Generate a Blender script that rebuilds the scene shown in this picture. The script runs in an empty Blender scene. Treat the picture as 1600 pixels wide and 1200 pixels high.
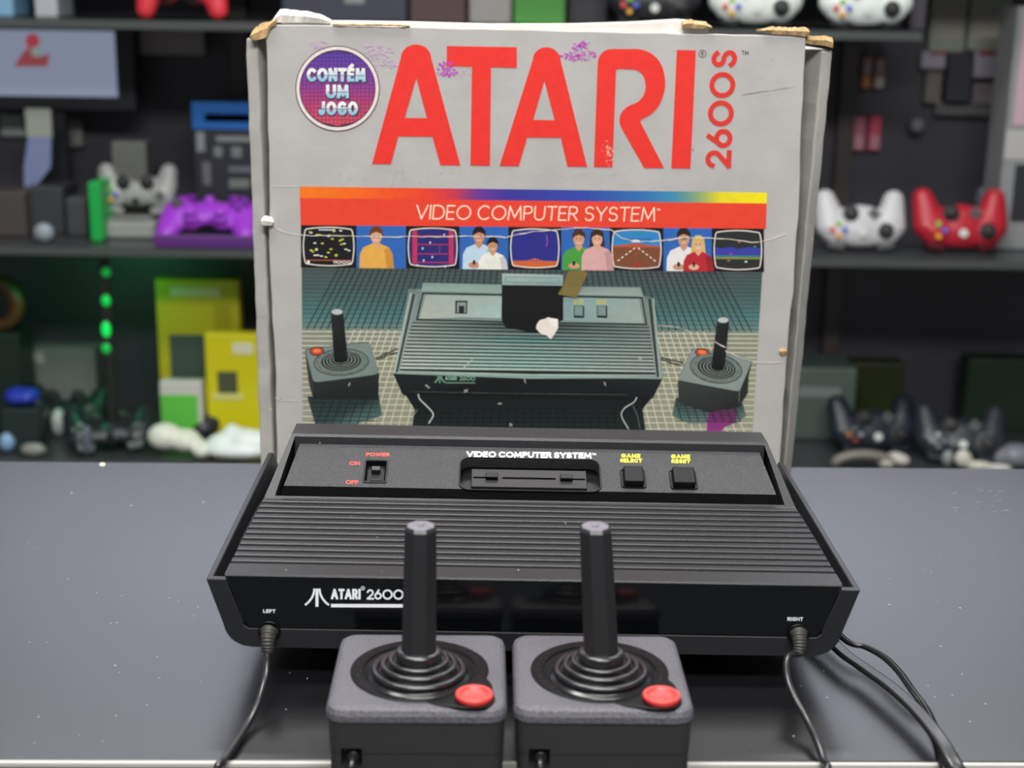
import bpy, bmesh, math, random
from mathutils import Vector, Matrix
from math import sin, cos, pi, radians, tan, hypot

scene = bpy.context.scene
COL = scene.collection

# ------------------------------------------------------------------ camera
F_PX, PITCH, ROLL, CAM_H = 2300.0, radians(15.0), radians(0.85), 0.365
_fwd = Vector((0, cos(PITCH), -sin(PITCH)))
_rt0 = Vector((1, 0, 0))
_up0 = _rt0.cross(_fwd)
_rt = _rt0 * cos(ROLL) + _up0 * sin(ROLL)
_up = _up0 * cos(ROLL) - _rt0 * sin(ROLL)
CAM = Vector((0, 0, CAM_H))
cd = bpy.data.cameras.new('camera')
cam = bpy.data.objects.new('camera', cd)
COL.objects.link(cam)
m3 = Matrix((_rt, _up, -_fwd)).transposed()
cam.matrix_world = Matrix.Translation(CAM) @ m3.to_4x4()
cd.sensor_fit = 'HORIZONTAL'
cd.sensor_width = 36.0
cd.lens = 36.0 * F_PX / 1600.0
cd.clip_start = 0.02
cd.dof.use_dof = True
cd.dof.focus_distance = 0.89
cd.dof.aperture_fstop = cd.lens / 1000.0 / 0.0065
scene.camera = cam

# ------------------------------------------------------------------ world, lamps, exposure
world = bpy.data.worlds.new('world')
scene.world = world
world.use_nodes = True
world.node_tree.nodes['Background'].inputs[0].default_value = (0.80, 0.84, 0.92, 1)
world.node_tree.nodes['Background'].inputs[1].default_value = 0.2


def overhead_lamp(loc, sx, sy, power, rx=0.0, col=(1.0, 0.98, 0.95)):
    l = bpy.data.lights.new('overhead_lamp', 'AREA')
    l.shape = 'RECTANGLE'
    l.size, l.size_y = sx, sy
    l.energy = power
    l.color = col
    o = bpy.data.objects.new('overhead_lamp', l)
    COL.objects.link(o)
    o.location = loc
    o.rotation_euler = (rx, 0, 0)
    return o


overhead_lamp((-0.5, 0.75, 1.85), 1.3, 0.4, 34)
overhead_lamp((0.2, -0.55, 1.85), 1.8, 0.5, 88, radians(24))
overhead_lamp((0.4, 1.75, 1.85), 1.6, 0.3, 22)
overhead_lamp((0.0, 3.2, 1.85), 3.4, 0.4, 140, radians(28), (0.92, 0.95, 1.0))  # added out of view to brighten the back wall for desk and console sheen
scene.view_settings.view_transform = 'Standard'
scene.view_settings.look = 'None'
scene.view_settings.gamma = 1
scene.view_settings.use_curve_mapping = False
scene.view_settings.exposure = 0.0


# ------------------------------------------------------------------ measuring helpers
def _ray(px, py):
    return _fwd * F_PX + _rt * (px - 800) + _up * (600 - py)


def hit(px, py, p, n):
    d = _ray(px, py)
    n = Vector(n)
    return CAM + d * ((Vector(p) - CAM).dot(n) / d.dot(n))


def at_z(px, py, z=0.0):
    return hit(px, py, (0, 0, z), (0, 0, 1))


def at_y(px, py, y):
    return hit(px, py, (0, y, 0), (0, 1, 0))


def lin(h):
    if not isinstance(h, str):
        return tuple(h) if len(h) == 4 else tuple(h) + (1.0,)
    h = h.lstrip('#')
    r = []
    for i in (0, 2, 4):
        v = int(h[i:i + 2], 16) / 255
        r.append(v / 12.92 if v <= 0.04045 else ((v + 0.055) / 1.055) ** 2.4)
    return (r[0], r[1], r[2], 1.0)


# ------------------------------------------------------------------ materials
MATS = {}


def mat(name, col, rough=0.5, metal=0.0, bump=0.0, bscale=400.0, var=0.0, vscale=30.0, emit=0.0, spec=0.5,
        trans=0.0, alpha=1.0, coat=0.0, specks=0.0, spscale=300.0, spcol='#b8b4ac'):
    if name in MATS:
        return MATS[name]
    m = bpy.data.materials.new(name)
    m.use_nodes = True
    nt = m.node_tree
    b = nt.nodes['Principled BSDF']
    c = lin(col)
    b.inputs['Base Color'].default_value = c
    b.inputs['Roughness'].default_value = rough
    b.inputs['Metallic'].default_value = metal
    b.inputs['Specular IOR Level'].default_value = spec
    b.inputs['Transmission Weight'].default_value = trans
    b.inputs['Alpha'].default_value = alpha
    b.inputs['Coat Weight'].default_value = coat
    if emit:
        b.inputs['Emission Color'].default_value = c
        b.inputs['Emission Strength'].default_value = emit
    tc = nt.nodes.new('ShaderNodeTexCoord')
    src = None
    if var:
        n = nt.nodes.new('ShaderNodeTexNoise')
        n.inputs['Scale'].default_value = vscale
        n.inputs['Detail'].default_value = 5
        nt.links.new(tc.outputs['Object'], n.inputs['Vector'])
        r = nt.nodes.new('ShaderNodeValToRGB')
        r.color_ramp.elements[0].position = 0.3
        r.color_ramp.elements[1].position = 0.7
        r.color_ramp.elements[0].color = tuple(x * (1 - var) for x in c[:3]) + (1,)
        r.color_ramp.elements[1].color = tuple(min(1, x * (1 + var)) for x in c[:3]) + (1,)
        nt.links.new(n.outputs['Fac'], r.inputs['Fac'])
        src = r.outputs['Color']
    if specks:
        v = nt.nodes.new('ShaderNodeTexVoronoi')
        v.inputs['Scale'].default_value = spscale
        nt.links.new(tc.outputs['Object'], v.inputs['Vector'])
        lt = nt.nodes.new('ShaderNodeMath')
        lt.operation = 'LESS_THAN'
        lt.inputs[1].default_value = 0.16
        nt.links.new(v.outputs['Distance'], lt.inputs[0])
        sep = nt.nodes.new('ShaderNodeSeparateColor')
        nt.links.new(v.outputs['Color'], sep.inputs[0])
        l2 = nt.nodes.new('ShaderNodeMath')
        l2.operation = 'LESS_THAN'
        l2.inputs[1].default_value = specks
        nt.links.new(sep.outputs[0], l2.inputs[0])
        mu = nt.nodes.new('ShaderNodeMath')
        mu.operation = 'MULTIPLY'
        nt.links.new(lt.outputs[0], mu.inputs[0])
        nt.links.new(l2.outputs[0], mu.inputs[1])
        mx = nt.nodes.new('ShaderNodeMix')
        mx.data_type = 'RGBA'
        nt.links.new(mu.outputs[0], mx.inputs[0])
        mx.inputs[6].default_value = c
        if src:
            nt.links.new(src, mx.inputs[6])
        mx.inputs[7].default_value = lin(spcol)
        src = mx.outputs[2]
    if src:
        nt.links.new(src, b.inputs['Base Color'])
    if bump:
        n = nt.nodes.new('ShaderNodeTexNoise')
        n.inputs['Scale'].default_value = bscale
        n.inputs['Detail'].default_value = 3
        nt.links.new(tc.outputs['Object'], n.inputs['Vector'])
        bp = nt.nodes.new('ShaderNodeBump')
        bp.inputs['Strength'].default_value = bump
        bp.inputs['Distance'].default_value = 0.0006
        nt.links.new(n.outputs['Fac'], bp.inputs['Height'])
        nt.links.new(bp.outputs['Normal'], b.inputs['Normal'])
    MATS[name] = m
    return m


def print_mat(name, rough=0.5, wear=0.0):
    """ink on a surface: colour comes from the mesh's own 'ink' attribute"""
    if name in MATS:
        return MATS[name]
    m = bpy.data.materials.new(name)
    m.use_nodes = True
    nt = m.node_tree
    b = nt.nodes['Principled BSDF']
    a = nt.nodes.new('ShaderNodeAttribute')
    a.attribute_name = 'ink'
    src = a.outputs['Color']
    if wear:
        tc = nt.nodes.new('ShaderNodeTexCoord')
        n = nt.nodes.new('ShaderNodeTexNoise')
        n.inputs['Scale'].default_value = 160
        n.inputs['Detail'].default_value = 6
        nt.links.new(tc.outputs['Object'], n.inputs['Vector'])
        r = nt.nodes.new('ShaderNodeMapRange')
        r.inputs[1].default_value = 0.25
        r.inputs[2].default_value = 0.75
        r.inputs[3].default_value = 1 - wear
        r.inputs[4].default_value = 1 + wear
        nt.links.new(n.outputs['Fac'], r.inputs[0])
        mx = nt.nodes.new('ShaderNodeVectorMath')
        mx.operation = 'SCALE'
        nt.links.new(src, mx.inputs[0])
        nt.links.new(r.outputs[0], mx.inputs['Scale'])
        src = mx.outputs[0]
    nt.links.new(src, b.inputs['Base Color'])
    b.inputs['Roughness'].default_value = rough
    MATS[name] = m
    return m


# ------------------------------------------------------------------ mesh helpers
class MB:
    """collects shapes, links them as ONE mesh object"""

    def __init__(s):
        s.v, s.f, s.mi, s.sm, s.col = [], [], [], [], []

    def add(s, verts, faces, mi=0, smooth=False, M=None):
        o = len(s.v)
        for p in verts:
            p = Vector(p)
            s.v.append(M @ p if M else p)
        for f in faces:
            s.f.append([i + o for i in f])
            s.mi.append(mi)
            s.sm.append(smooth)
        return s

    def box(s, x0, x1, y0, y1, z0, z1, mi=0, M=None):
        v = [(x0, y0, z0), (x1, y0, z0), (x1, y1, z0), (x0, y1, z0), (x0, y0, z1), (x1, y0, z1), (x1, y1, z1), (x0, y1, z1)]
        f = [(0, 3, 2, 1), (4, 5, 6, 7), (0, 1, 5, 4), (1, 2, 6, 5), (2, 3, 7, 6), (3, 0, 4, 7)]
        return s.add(v, f, mi, False, M)

    def loft(s, rings, mi=0, smooth=False, cap0=True, cap1=True, M=None, closed=True):
        n = len(rings[0])
        v = [p for r in rings for p in r]
        f = []
        for k in range(len(rings) - 1):
            for i in range(n if closed else n - 1):
                j = (i + 1) % n
                f.append((k * n + i, k * n + j, (k + 1) * n + j, (k + 1) * n + i))
        s.add(v, f, mi, smooth, M)
        o = len(s.v) - len(v)
        if cap0:
            s.f.append([o + i for i in range(n)][::-1]); s.mi.append(mi); s.sm.append(False)
        if cap1:
            s.f.append([o + (len(rings) - 1) * n + i for i in range(n)]); s.mi.append(mi); s.sm.append(False)
        return s

    def lathe(s, prof, c=(0, 0, 0), n=48, mi=0, smooth=True, M=None, cap0=True, cap1=True):
        rings = [[(c[0] + r * cos(2 * pi * i / n), c[1] + r * sin(2 * pi * i / n), c[2] + z) for i in range(n)] for r, z in prof]
        return s.loft(rings, mi, smooth, cap0, cap1, M)

    def rprism(s, outline, zs, mi=0, M=None, smooth=False):
        """outline: list of (x,y); zs: list of (z, inset)"""
        rings = []
        for z, ins in zs:
            o = inset(outline, ins) if ins else outline
            rings.append([(x, y, z) for x, y in o])
        return s.loft(rings, mi, smooth, True, True, M)

    def tube(s, pts, r, n=10, mi=0, section=None, up=None, M=None):
        pts = [Vector(p) for p in pts]
        rings = []
        prev = None
        for i, p in enumerate(pts):
            t = (pts[min(i + 1, len(pts) - 1)] - pts[max(i - 1, 0)]).normalized()
            if up is not None:
                side = t.cross(Vector(up)).normalized()
            elif prev is None:
                side = t.cross(Vector((0, 0, 1)))
                if side.length < 1e-3:
                    side = t.cross(Vector((1, 0, 0)))
                side.normalize()
            else:
                side = (prev - t * prev.dot(t)).normalized()
            prev = side
            nn = side.cross(t).normalized()
            rr = r(i / (len(pts) - 1)) if callable(r) else r
            if section:
                rings.append([p + side * a + nn * b for a, b in section])
            else:
                rings.append([p + (side * cos(2 * pi * k / n) + nn * sin(2 * pi * k / n)) * rr for k in range(n)])
        return s.loft(rings, mi, True, True, True, M)

    def ball(s, c, r, n=16, mi=0, M=None):
        if not hasattr(r, '__len__'):
            r = (r, r, r)
        prof = [(sin(pi * k / (n // 2)), -cos(pi * k / (n // 2))) for k in range(n // 2 + 1)]
        rings = [[(c[0] + r[0] * max(a, 1e-4) * cos(2 * pi * i / n), c[1] + r[1] * max(a, 1e-4) * sin(2 * pi * i / n), c[2] + r[2] * b)
                  for i in range(n)] for a, b in prof]
        return s.loft(rings, mi, True, True, True, M)

    def build(s, name, mats, parent=None, bevel=0.0, seg=2, label=None, auto=None):
        me = bpy.data.meshes.new(name)
        me.from_pydata([tuple(p) for p in s.v], [], s.f)
        if not isinstance(mats, (list, tuple)):
            mats = [mats]
        for m in mats:
            me.materials.append(m)
        for p, i, sm in zip(me.polygons, s.mi, s.sm):
            p.material_index = i
            p.use_smooth = sm
        bm = bmesh.new()
        bm.from_mesh(me)
        bmesh.ops.remove_doubles(bm, verts=bm.verts, dist=1e-7)
        bmesh.ops.recalc_face_normals(bm, faces=bm.faces)
        bm.to_mesh(me)
        bm.free()
        o = bpy.data.objects.new(name, me)
        COL.objects.link(o)
        if parent:
            o.parent = parent
        if bevel:
            b = o.modifiers.new('bevel', 'BEVEL')
            b.width = bevel
            b.segments = seg
            b.limit_method = 'ANGLE'
            b.angle_limit = radians(35)
        if label:
            o['label'] = label
        return o


def inset(outline, d):
    """move a convex-ish closed outline inwards by d"""
    n = len(outline)
    area = sum(outline[i][0] * outline[(i + 1) % n][1] - outline[(i + 1) % n][0] * outline[i][1] for i in range(n))
    sg = 1 if area > 0 else -1
    out = []
    for i in range(n):
        p0, p1, p2 = Vector(outline[i - 1]), Vector(outline[i]), Vector(outline[(i + 1) % n])
        e1, e2 = (p1 - p0), (p2 - p1)
        if e1.length < 1e-9 or e2.length < 1e-9:
            out.append(tuple(p1)); continue
        e1.normalize(); e2.normalize()
        n1, n2 = Vector((-e1.y, e1.x)) * sg, Vector((-e2.y, e2.x)) * sg
        k = max(0.35, 1 + n1.dot(n2))
        q = p1 + (n1 + n2) * (d / k)
        out.append((q.x, q.y))
    return out


def rrect(x0, x1, y0, y1, r, n=6):
    o = []
    for cx, cy, a in ((x1 - r, y0 + r, -90), (x1 - r, y1 - r, 0), (x0 + r, y1 - r, 90), (x0 + r, y0 + r, 180)):
        for k in range(n + 1):
            t = radians(a + 90 * k / n)
            o.append((cx + r * cos(t), cy + r * sin(t)))
    return o


def smooth_path(pts, per=10):
    pts = [Vector(p) for p in pts]
    P = [pts[0] * 2 - pts[1]] + pts + [pts[-1] * 2 - pts[-2]]
    out = []
    for i in range(1, len(P) - 2):
        a, b, c, d = P[i - 1], P[i], P[i + 1], P[i + 2]
        for k in range(per):
            t = k / per
            out.append(0.5 * ((2 * b) + (c - a) * t + (2 * a - 5 * b + 4 * c - d) * t * t + (3 * b - a - 3 * c + d) * t ** 3))
    out.append(pts[-1])
    return out


def thing(name, label, cat, loc=(0, 0, 0), rotz=0.0, group=None):
    o = bpy.data.objects.new(name, None)
    o.empty_display_size = 0.02
    COL.objects.link(o)
    o.location = loc
    o.rotation_euler = (0, 0, rotz)
    o['label'] = label
    o['category'] = cat
    if group:
        o['group'] = group
    return o


def tag(o, label, cat, group=None):
    o['label'] = label
    o['category'] = cat
    if group:
        o['group'] = group
    return o


def bake(o):
    """apply the modifiers of an object that is still alone in the scene"""
    bpy.context.view_layer.update()
    dg = bpy.context.evaluated_depsgraph_get()
    me = bpy.data.meshes.new_from_object(o.evaluated_get(dg))
    o.modifiers.clear()
    o.data = me
    return o


def cut(o, cutter):
    b = o.modifiers.new('cut', 'BOOLEAN')
    b.operation = 'DIFFERENCE'
    b.object = cutter
    b.solver = 'EXACT'
    bake(o)
    me = cutter.data
    bpy.data.objects.remove(cutter)
    bpy.data.meshes.remove(me)
    return o


# ------------------------------------------------------------------ printing: 2-D shapes laid on a surface
class Ink:
    """flat printed shapes; put(px, py, layer) places a photo measurement on the printed face"""

    def __init__(s, put):
        s.put, s.v, s.f, s.c, s.k = put, [], [], [], 0

    def poly(s, pts, col, layer=1, hold=False):
        o = len(s.v)
        cols = [col(p) for p in pts] if callable(col) else col if isinstance(col, list) else [col] * len(pts)
        if not hold:
            s.k += 1
        lay = layer + (0 if hold else 0.03 * (s.k % 30))
        for p, c in zip(pts, cols):
            s.v.append(s.put(p[0], p[1], lay))
            s.c.append(lin(c))
        s.f.append(list(range(o, o + len(pts))))

    def rect(s, x0, y0, x1, y1, col, layer=1):
        s.poly([(x0, y0), (x1, y0), (x1, y1), (x0, y1)], col, layer)

    def ell(s, cx, cy, rx, ry, col, layer=1, n=28, a=0.0):
        s.poly([(cx + rx * cos(t) * cos(a) - ry * sin(t) * sin(a), cy + rx * cos(t) * sin(a) + ry * sin(t) * cos(a))
                for t in (2 * pi * k / n for k in range(n))], col, layer)

    def line(s, pts, w, col, layer=1, closed=False, cap=0.0, split=0.0):
        pts = [p for i, p in enumerate(pts) if i == 0 or hypot(p[0] - pts[i - 1][0], p[1] - pts[i - 1][1]) > 1e-5]
        n = len(pts)
        if n < 2:
            return
        P = [Vector(p[:2]) for p in pts]
        if cap and not closed:
            P[0] = P[0] + (P[0] - P[1]).normalized() * cap
            P[-1] = P[-1] + (P[-1] - P[-2]).normalized() * cap
            for i in range(1, n - 1):      # a sharp corner: two strokes that overlap
                if (P[i] - P[i - 1]).normalized().dot((P[i + 1] - P[i]).normalized()) < 0.25:
                    s.line([tuple(p) for p in P[:i]] + [tuple(P[i] + (P[i] - P[i - 1]).normalized() * cap * .8)], w, col, layer)
                    s.line([tuple(P[i] + (P[i] - P[i + 1]).normalized() * cap * .8)] + [tuple(p) for p in P[i + 1:-1]] + [tuple(P[-1])], w, col, layer, split=cap)
                    return
        if split:
            for i in range(1, n - 1):
                if (P[i] - P[i - 1]).normalized().dot((P[i + 1] - P[i]).normalized()) < 0.25:
                    s.line([tuple(p) for p in P[:i]] + [tuple(P[i] + (P[i] - P[i - 1]).normalized() * split * .8)], w, col, layer)
                    s.line([tuple(P[i] + (P[i] - P[i + 1]).normalized() * split * .8)] + [tuple(p) for p in P[i + 1:]], w, col, layer, split=split)
                    return
        L, R = [], []
        for i in range(n):
            a = P[i - 1] if (i or closed) else None
            b = P[(i + 1) % n] if (i < n - 1 or closed) else None
            d1 = (P[i] - a).normalized() if a is not None and (P[i] - a).length > 1e-9 else None
            d2 = (b - P[i]).normalized() if b is not None and (b - P[i]).length > 1e-9 else None
            d1 = d1 or d2
            d2 = d2 or d1
            n1, n2 = Vector((-d1.y, d1.x)), Vector((-d2.y, d2.x))
            k = max(0.3, 1 + n1.dot(n2))
            q = (n1 + n2) * (w * 0.5 / k)
            L.append(P[i] + q)
            R.append(P[i] - q)
        for i in range(n if closed else n - 1):
            j = (i + 1) % n
            s.poly([L[i], L[j], R[j], R[i]], col, layer)

    def text(s, txt, x0, y0, x1, y1, h, w, col, layer=1, slant=0.0, gap=0.07, up=None):
        """stroke lettering along the baseline (x0,y0)-(x1,y1): cap height h, stroke w, clear gap between letters gap*h"""
        ex = Vector((x1 - x0, y1 - y0))
        L = ex.length
        ex.normalize()
        un = Vector(up) if up else Vector((ex.y, -ex.x))
        letters = [c for c in txt if c != ' ']
        fixed = w + (len(letters) - 1) * (w + gap * h) + txt.count(' ') * .34 * h
        sx = (L - fixed) / max(.01, sum(GLYPH[c][0] for c in letters))
        o = Vector((x0, y0)) + un * (w * 0.5)
        pen = w * 0.5
        for ch in txt:
            if ch == ' ':
                pen += .34 * h
                continue
            wd, st = GLYPH[ch]
            for stroke in st:
                closed = stroke[0] == 'o'
                pts = stroke[1:] if closed else stroke
                s.line([tuple(o + ex * (pen + sx * p[0] + slant * p[1] * h) + un * ((h - w) * p[1])) for p in pts], w, col, layer, closed, 0 if closed else w * .5)
            pen += wd * sx + w + gap * h

    def build(s, name, material, parent, label=None):
        me = bpy.data.meshes.new(name)
        me.from_pydata([tuple(p) for p in s.v], [], s.f)
        a = me.attributes.new('ink', 'FLOAT_COLOR', 'POINT')
        for i, c in enumerate(s.c):
            a.data[i].color = c
        me.materials.append(material)
        o = bpy.data.objects.new(name, me)
        COL.objects.link(o)
        o.parent = parent
        if label:
            o['label'] = label
        return o


def arc(cx, cy, rx, ry, a0, a1, n=14):
    return [(cx + rx * cos(radians(a0 + (a1 - a0) * k / n)), cy + ry * sin(radians(a0 + (a1 - a0) * k / n))) for k in range(n + 1)]


def oval(cx, cy, rx, ry, n=28):
    return ['o'] + arc(cx, cy, rx, ry, 0, 360 - 360 / n, n - 1)


_C = arc(.45, .5, .45, .5, 48, 312, 20)
GLYPH = {
    'A': (.82, [[(0, 0), (.41, 1), (.82, 0)], [(.15, .33), (.67, .33)]]),
    'C': (.80, [_C]),
    'D': (.78, [['o', (0, 0), (0, 1), (.32, 1)] + arc(.32, .5, .46, .5, 80, -80, 14) + [(.32, 0)]]),
    'E': (.52, [[(.52, 0), (0, 0), (0, 1), (.52, 1)], [(0, .52), (.46, .52)]]),
    'É': (.52, [[(.52, 0), (0, 0), (0, 1), (.52, 1)], [(0, .52), (.46, .52)], [(.2, 1.25), (.42, 1.4)]]),
    'F': (.50, [[(0, 0), (0, 1), (.50, 1)], [(0, .52), (.44, .52)]]),
    'G': (.88, [arc(.46, .5, .45, .5, 50, 350, 20) + [(.90, .45), (.52, .45)]]),
    'H': (.70, [[(0, 0), (0, 1)], [(.7, 0), (.7, 1)], [(0, .52), (.7, .52)]]),
    'I': (.02, [[(.01, 0), (.01, 1)]]),
    'J': (.48, [arc(.2, .24, .24, .24, 190, 360, 10) + [(.44, 1)]]),
    'L': (.48, [[(0, 1), (0, 0), (.48, 0)]]),
    'M': (.92, [[(0, 0), (.08, 1), (.46, .16), (.84, 1), (.92, 0)]]),
    'N': (.72, [[(0, 0), (0, 1), (.72, 0), (.72, 1)]]),
    'O': (.96, [oval(.48, .5, .48, .5)]),
    'P': (.56, [[(0, 0), (0, 1), (.3, 1)] + arc(.3, .74, .26, .26, 80, -80, 10) + [(.3, .48), (0, .48)]]),
    'R': (.60, [[(0, 0), (0, 1), (.3, 1)] + arc(.3, .74, .26, .26, 80, -80, 10) + [(.3, .48), (0, .48)], [(.26, .48), (.60, 0)]]),
    'S': (.58, [arc(.29, .75, .27, .25, 30, 240, 12) + arc(.29, .26, .29, .26, 80, -150, 14)]),
    'T': (.64, [[(0, 1), (.64, 1)], [(.32, 1), (.32, 0)]]),
    'U': (.70, [[(0, 1), (0, .34)] + arc(.35, .34, .35, .34, 180, 360, 14) + [(.70, 1)]]),
    'V': (.78, [[(0, 1), (.39, 0), (.78, 1)]]),
    'W': (1.1, [[(0, 1), (.27, 0), (.55, .9), (.83, 0), (1.1, 1)]]),
    'Y': (.72, [[(0, 1), (.36, .46), (.72, 1)], [(.36, .46), (.36, 0)]]),
    '2': (.62, [arc(.31, .70, .30, .30, 165, -35, 14) + [(.02, 0), (.64, 0)]]),
    '6': (.66, [oval(.33, .32, .33, .32), [(.03, .42), (.40, 1)]]),
    '0': (.98, [oval(.49, .5, .49, .5)]),
    '1': (.2, [[(0, .8), (.2, 1), (.2, 0)]]),
    '-': (.4, [[(0, .5), (.4, .5)]]),
}

# ------------------------------------------------------------------ shared materials
M_DESK = mat('desk laminate', '#151518', rough=0.25, spec=1.0, var=0.06, vscale=9, bump=0.03, bscale=900, specks=0.02, spscale=300, spcol='#77777a')
M_EDGE = mat('desk edge strip', '#b9b8b2', rough=0.35)
M_BLACK = mat('textured black plastic', '#28292c', rough=0.42, bump=0.35, bscale=1500, specks=0.012, spscale=350)
M_BLACK2 = mat('smooth black plastic', '#1a1b1e', rough=0.38, bump=0.06, bscale=900)
M_GLOSS = mat('glossy black plastic', '#07080a', rough=0.1)
M_RIM = mat('satin black plastic', '#08090b', rough=0.38, spec=0.25)
M_CONN = mat('connector plastic', '#2a2a2b', rough=0.45, spec=0.3)
M_BTN = mat('black key plastic', '#0d0e10', rough=0.5, spec=0.25)
M_RING = mat('black ring plastic', '#0c0d10', rough=0.45, spec=0.18)
M_PANEL = mat('grained grey black plastic', '#393a3d', rough=0.42, bump=1.0, bscale=1500, var=0.6, vscale=1500)
M_DARK = mat('dark hollow', '#050506', rough=0.6)
M_RUBBER = mat('black rubber', '#1b1b1e', rough=0.25, spec=0.85)
M_CORD = mat('shiny black cord', '#202022', rough=0.25, spec=0.8)
M_STICK = mat('stick plastic', '#232426', rough=0.36, bump=0.12, bscale=700, specks=0.02, spscale=260)
M_JOYTOP = mat('grained joystick top plastic', '#5d5c63', rough=0.44, bump=1.0, bscale=1100, var=0.42, vscale=1000)
M_JOYBODY = mat('joystick body plastic', '#2e2f30', rough=0.45, bump=0.15, bscale=1200, specks=0.01, spscale=300)
M_RED = mat('red button plastic', '#e0433e', rough=0.4)
M_SLEEVE = mat('dusty rubber sleeve', '#3a3835', rough=0.5)
M_SHEEN = mat('sheen tinted stick end', '#716e77', rough=0.6, var=0.15, vscale=300)  # pale violet tone stands for light reflected on the stick's end
M_INK = print_mat('printed ink', 0.45)
M_BOXINK = print_mat('box printing ink', 0.42, wear=0.07)

# ------------------------------------------------------------------ room
def structure(mb, name, m):
    o = mb.build(name, m)
    o['kind'] = 'structure'
    return o


structure(MB().box(-4, 4, -2.5, 4.2, -0.82, -0.76), 'floor', mat('floor tile', '#6e6a66', rough=0.4, var=0.05, vscale=3))
structure(MB().box(-4, 4, 4.2, 4.3, -0.76, 1.9), 'wall_back', mat('wall paint', '#cbcdd6', rough=0.8, var=0.03, vscale=2))
structure(MB().box(-4, 4, -2.5, 4.3, 1.9, 2.0), 'ceiling', mat('ceiling paint', '#d6d6d4', rough=0.9))

# ------------------------------------------------------------------ desk
DESK_ROT = radians(1.4)
desk = thing('desk', 'wide dark grey laminate desk with a pale edge strip under the black game console', 'desk', (0, 0.88, 0), DESK_ROT)
MB().box(-1.15, 1.15, -0.2317, 0.234, -0.03, 0.0).build('desktop', M_DESK, desk, bevel=0.0015)
MB().box(-1.15, 1.15, -0.2345, -0.2317, -0.0028, 0.0004).build('edge_strip', M_EDGE, desk, bevel=0.0008)
for sx in (-1, 1):
    MB().box(sx * 1.10 - 0.02, sx * 1.10 + 0.02, -0.2, 0.2, -0.76, -0.03).build('side_panel', M_DESK, desk)

# ------------------------------------------------------------------ game console
CON_O, CON_R = Vector((0.0132, 0.7365, 0)), radians(0.8)
CON_T = 0.0085     # it sits a touch lower on its right side
CON_O.z = 0.0013
console = thing('game_console', 'vintage black video game console with ribbed top deck and white lettering on glossy front', 'game console', CON_O, CON_R)
console.rotation_euler = (0, CON_T, CON_R)
CON_M = Matrix.Translation(CON_O) @ Matrix.Rotation(CON_R, 4, 'Z') @ Matrix.Rotation(CON_T, 4, 'Y')
CON_I = CON_M.inverted()


def con_hit(px, py, p, n):
    p, n = CON_M @ Vector(p), CON_M.to_3x3() @ Vector(n)
    return CON_I @ hit(px, py, p, n)


def arc2(cx, cy, r, a0, a1, n=6):
    return [(cx + r * cos(radians(a0 + (a1 - a0) * k / n)), cy + r * sin(radians(a0 + (a1 - a0) * k / n))) for k in range(n + 1)]


# tray (lower shell): U-shaped section, open at the top
Z0, ZT = 0.0185, 0.0553
outer = [(-0.1760, ZT)] + [(-0.1510 + 0.0158 * cos(radians(a)), Z0 + 0.014 + 0.014 * sin(radians(a))) for a in (188, 204, 220, 236, 252, 270)]
outer = outer + [(-x, z) for x, z in outer[::-1]]
inner = [(-0.1655, ZT)] + [(-0.1565, 0.034), (-0.1555, 0.0305), (-0.153, 0.029)]
inner = inner + [(-x, z) for x, z in inner[::-1]]
wall = [(-0.1727, ZT)] + [(-0.1632, 0.032), (-0.1580, 0.0245), (-0.150, 0.0215)]
wall = wall + [(-x, z) for x, z in wall[::-1]]


def u_section(a, b, y0, y1, slope=0.0):
    sec = a + b[::-1]

    def yy(z, y):
        return y - slope * (ZT - z)
    return MB().loft([[(x, yy(z, y0), z) for x, z in sec], [(x, y1, z) for x, z in sec]], closed=True)


MB_tray = u_section(outer, wall, 0.003, 0.222)
fr = u_section(outer, inner, -0.0005, 0.0035, 0.16)
MB_tray.v += fr.v
off = len(MB_tray.v) - len(fr.v)
MB_tray.f += [[i + off for i in f] for f in fr.f]
MB_tray.mi += fr.mi
MB_tray.sm += fr.sm
MB_tray.box(-0.166, 0.166, 0.219, 0.2225, 0.024, ZT - 0.004)
MB_tray.build('lower_tray', M_BLACK2, console, bevel=0.0005)
MB().box(-0.13, 0.13, 0.035, 0.20, 0.006, 0.0187).build('base_plate', M_BLACK2, console, bevel=0.003)
for fx in (-0.105, 0.105):
    for fy in (0.05, 0.185):
        MB().lathe([(0.008, 0.0), (0.009, 0.001), (0.009, 0.0065)], (fx, fy, 0), 20).build('rubber_foot', M_RUBBER, console)

# top shell, side view (y, z); it narrows as it rises
HWT = [(0.03, 0.160), (0.058, 0.166), (0.064, 0.1608), (0.0924, 0.1491), (0.2, 0.1491)]


def hw(z):
    for (z0, w0), (z1, w1) in zip(HWT, HWT[1:]):
        if z <= z1:
            return w0 + (w1 - w0) * max(0, (z - z0) / (z1 - z0))


def deck_z(y):
    return 0.058 + y * 0.0569


def xb(y):
    t = min(1, max(0, (y - 0.1055) / 0.0406))
    return 0.1548 - 0.0082 * t


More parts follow.
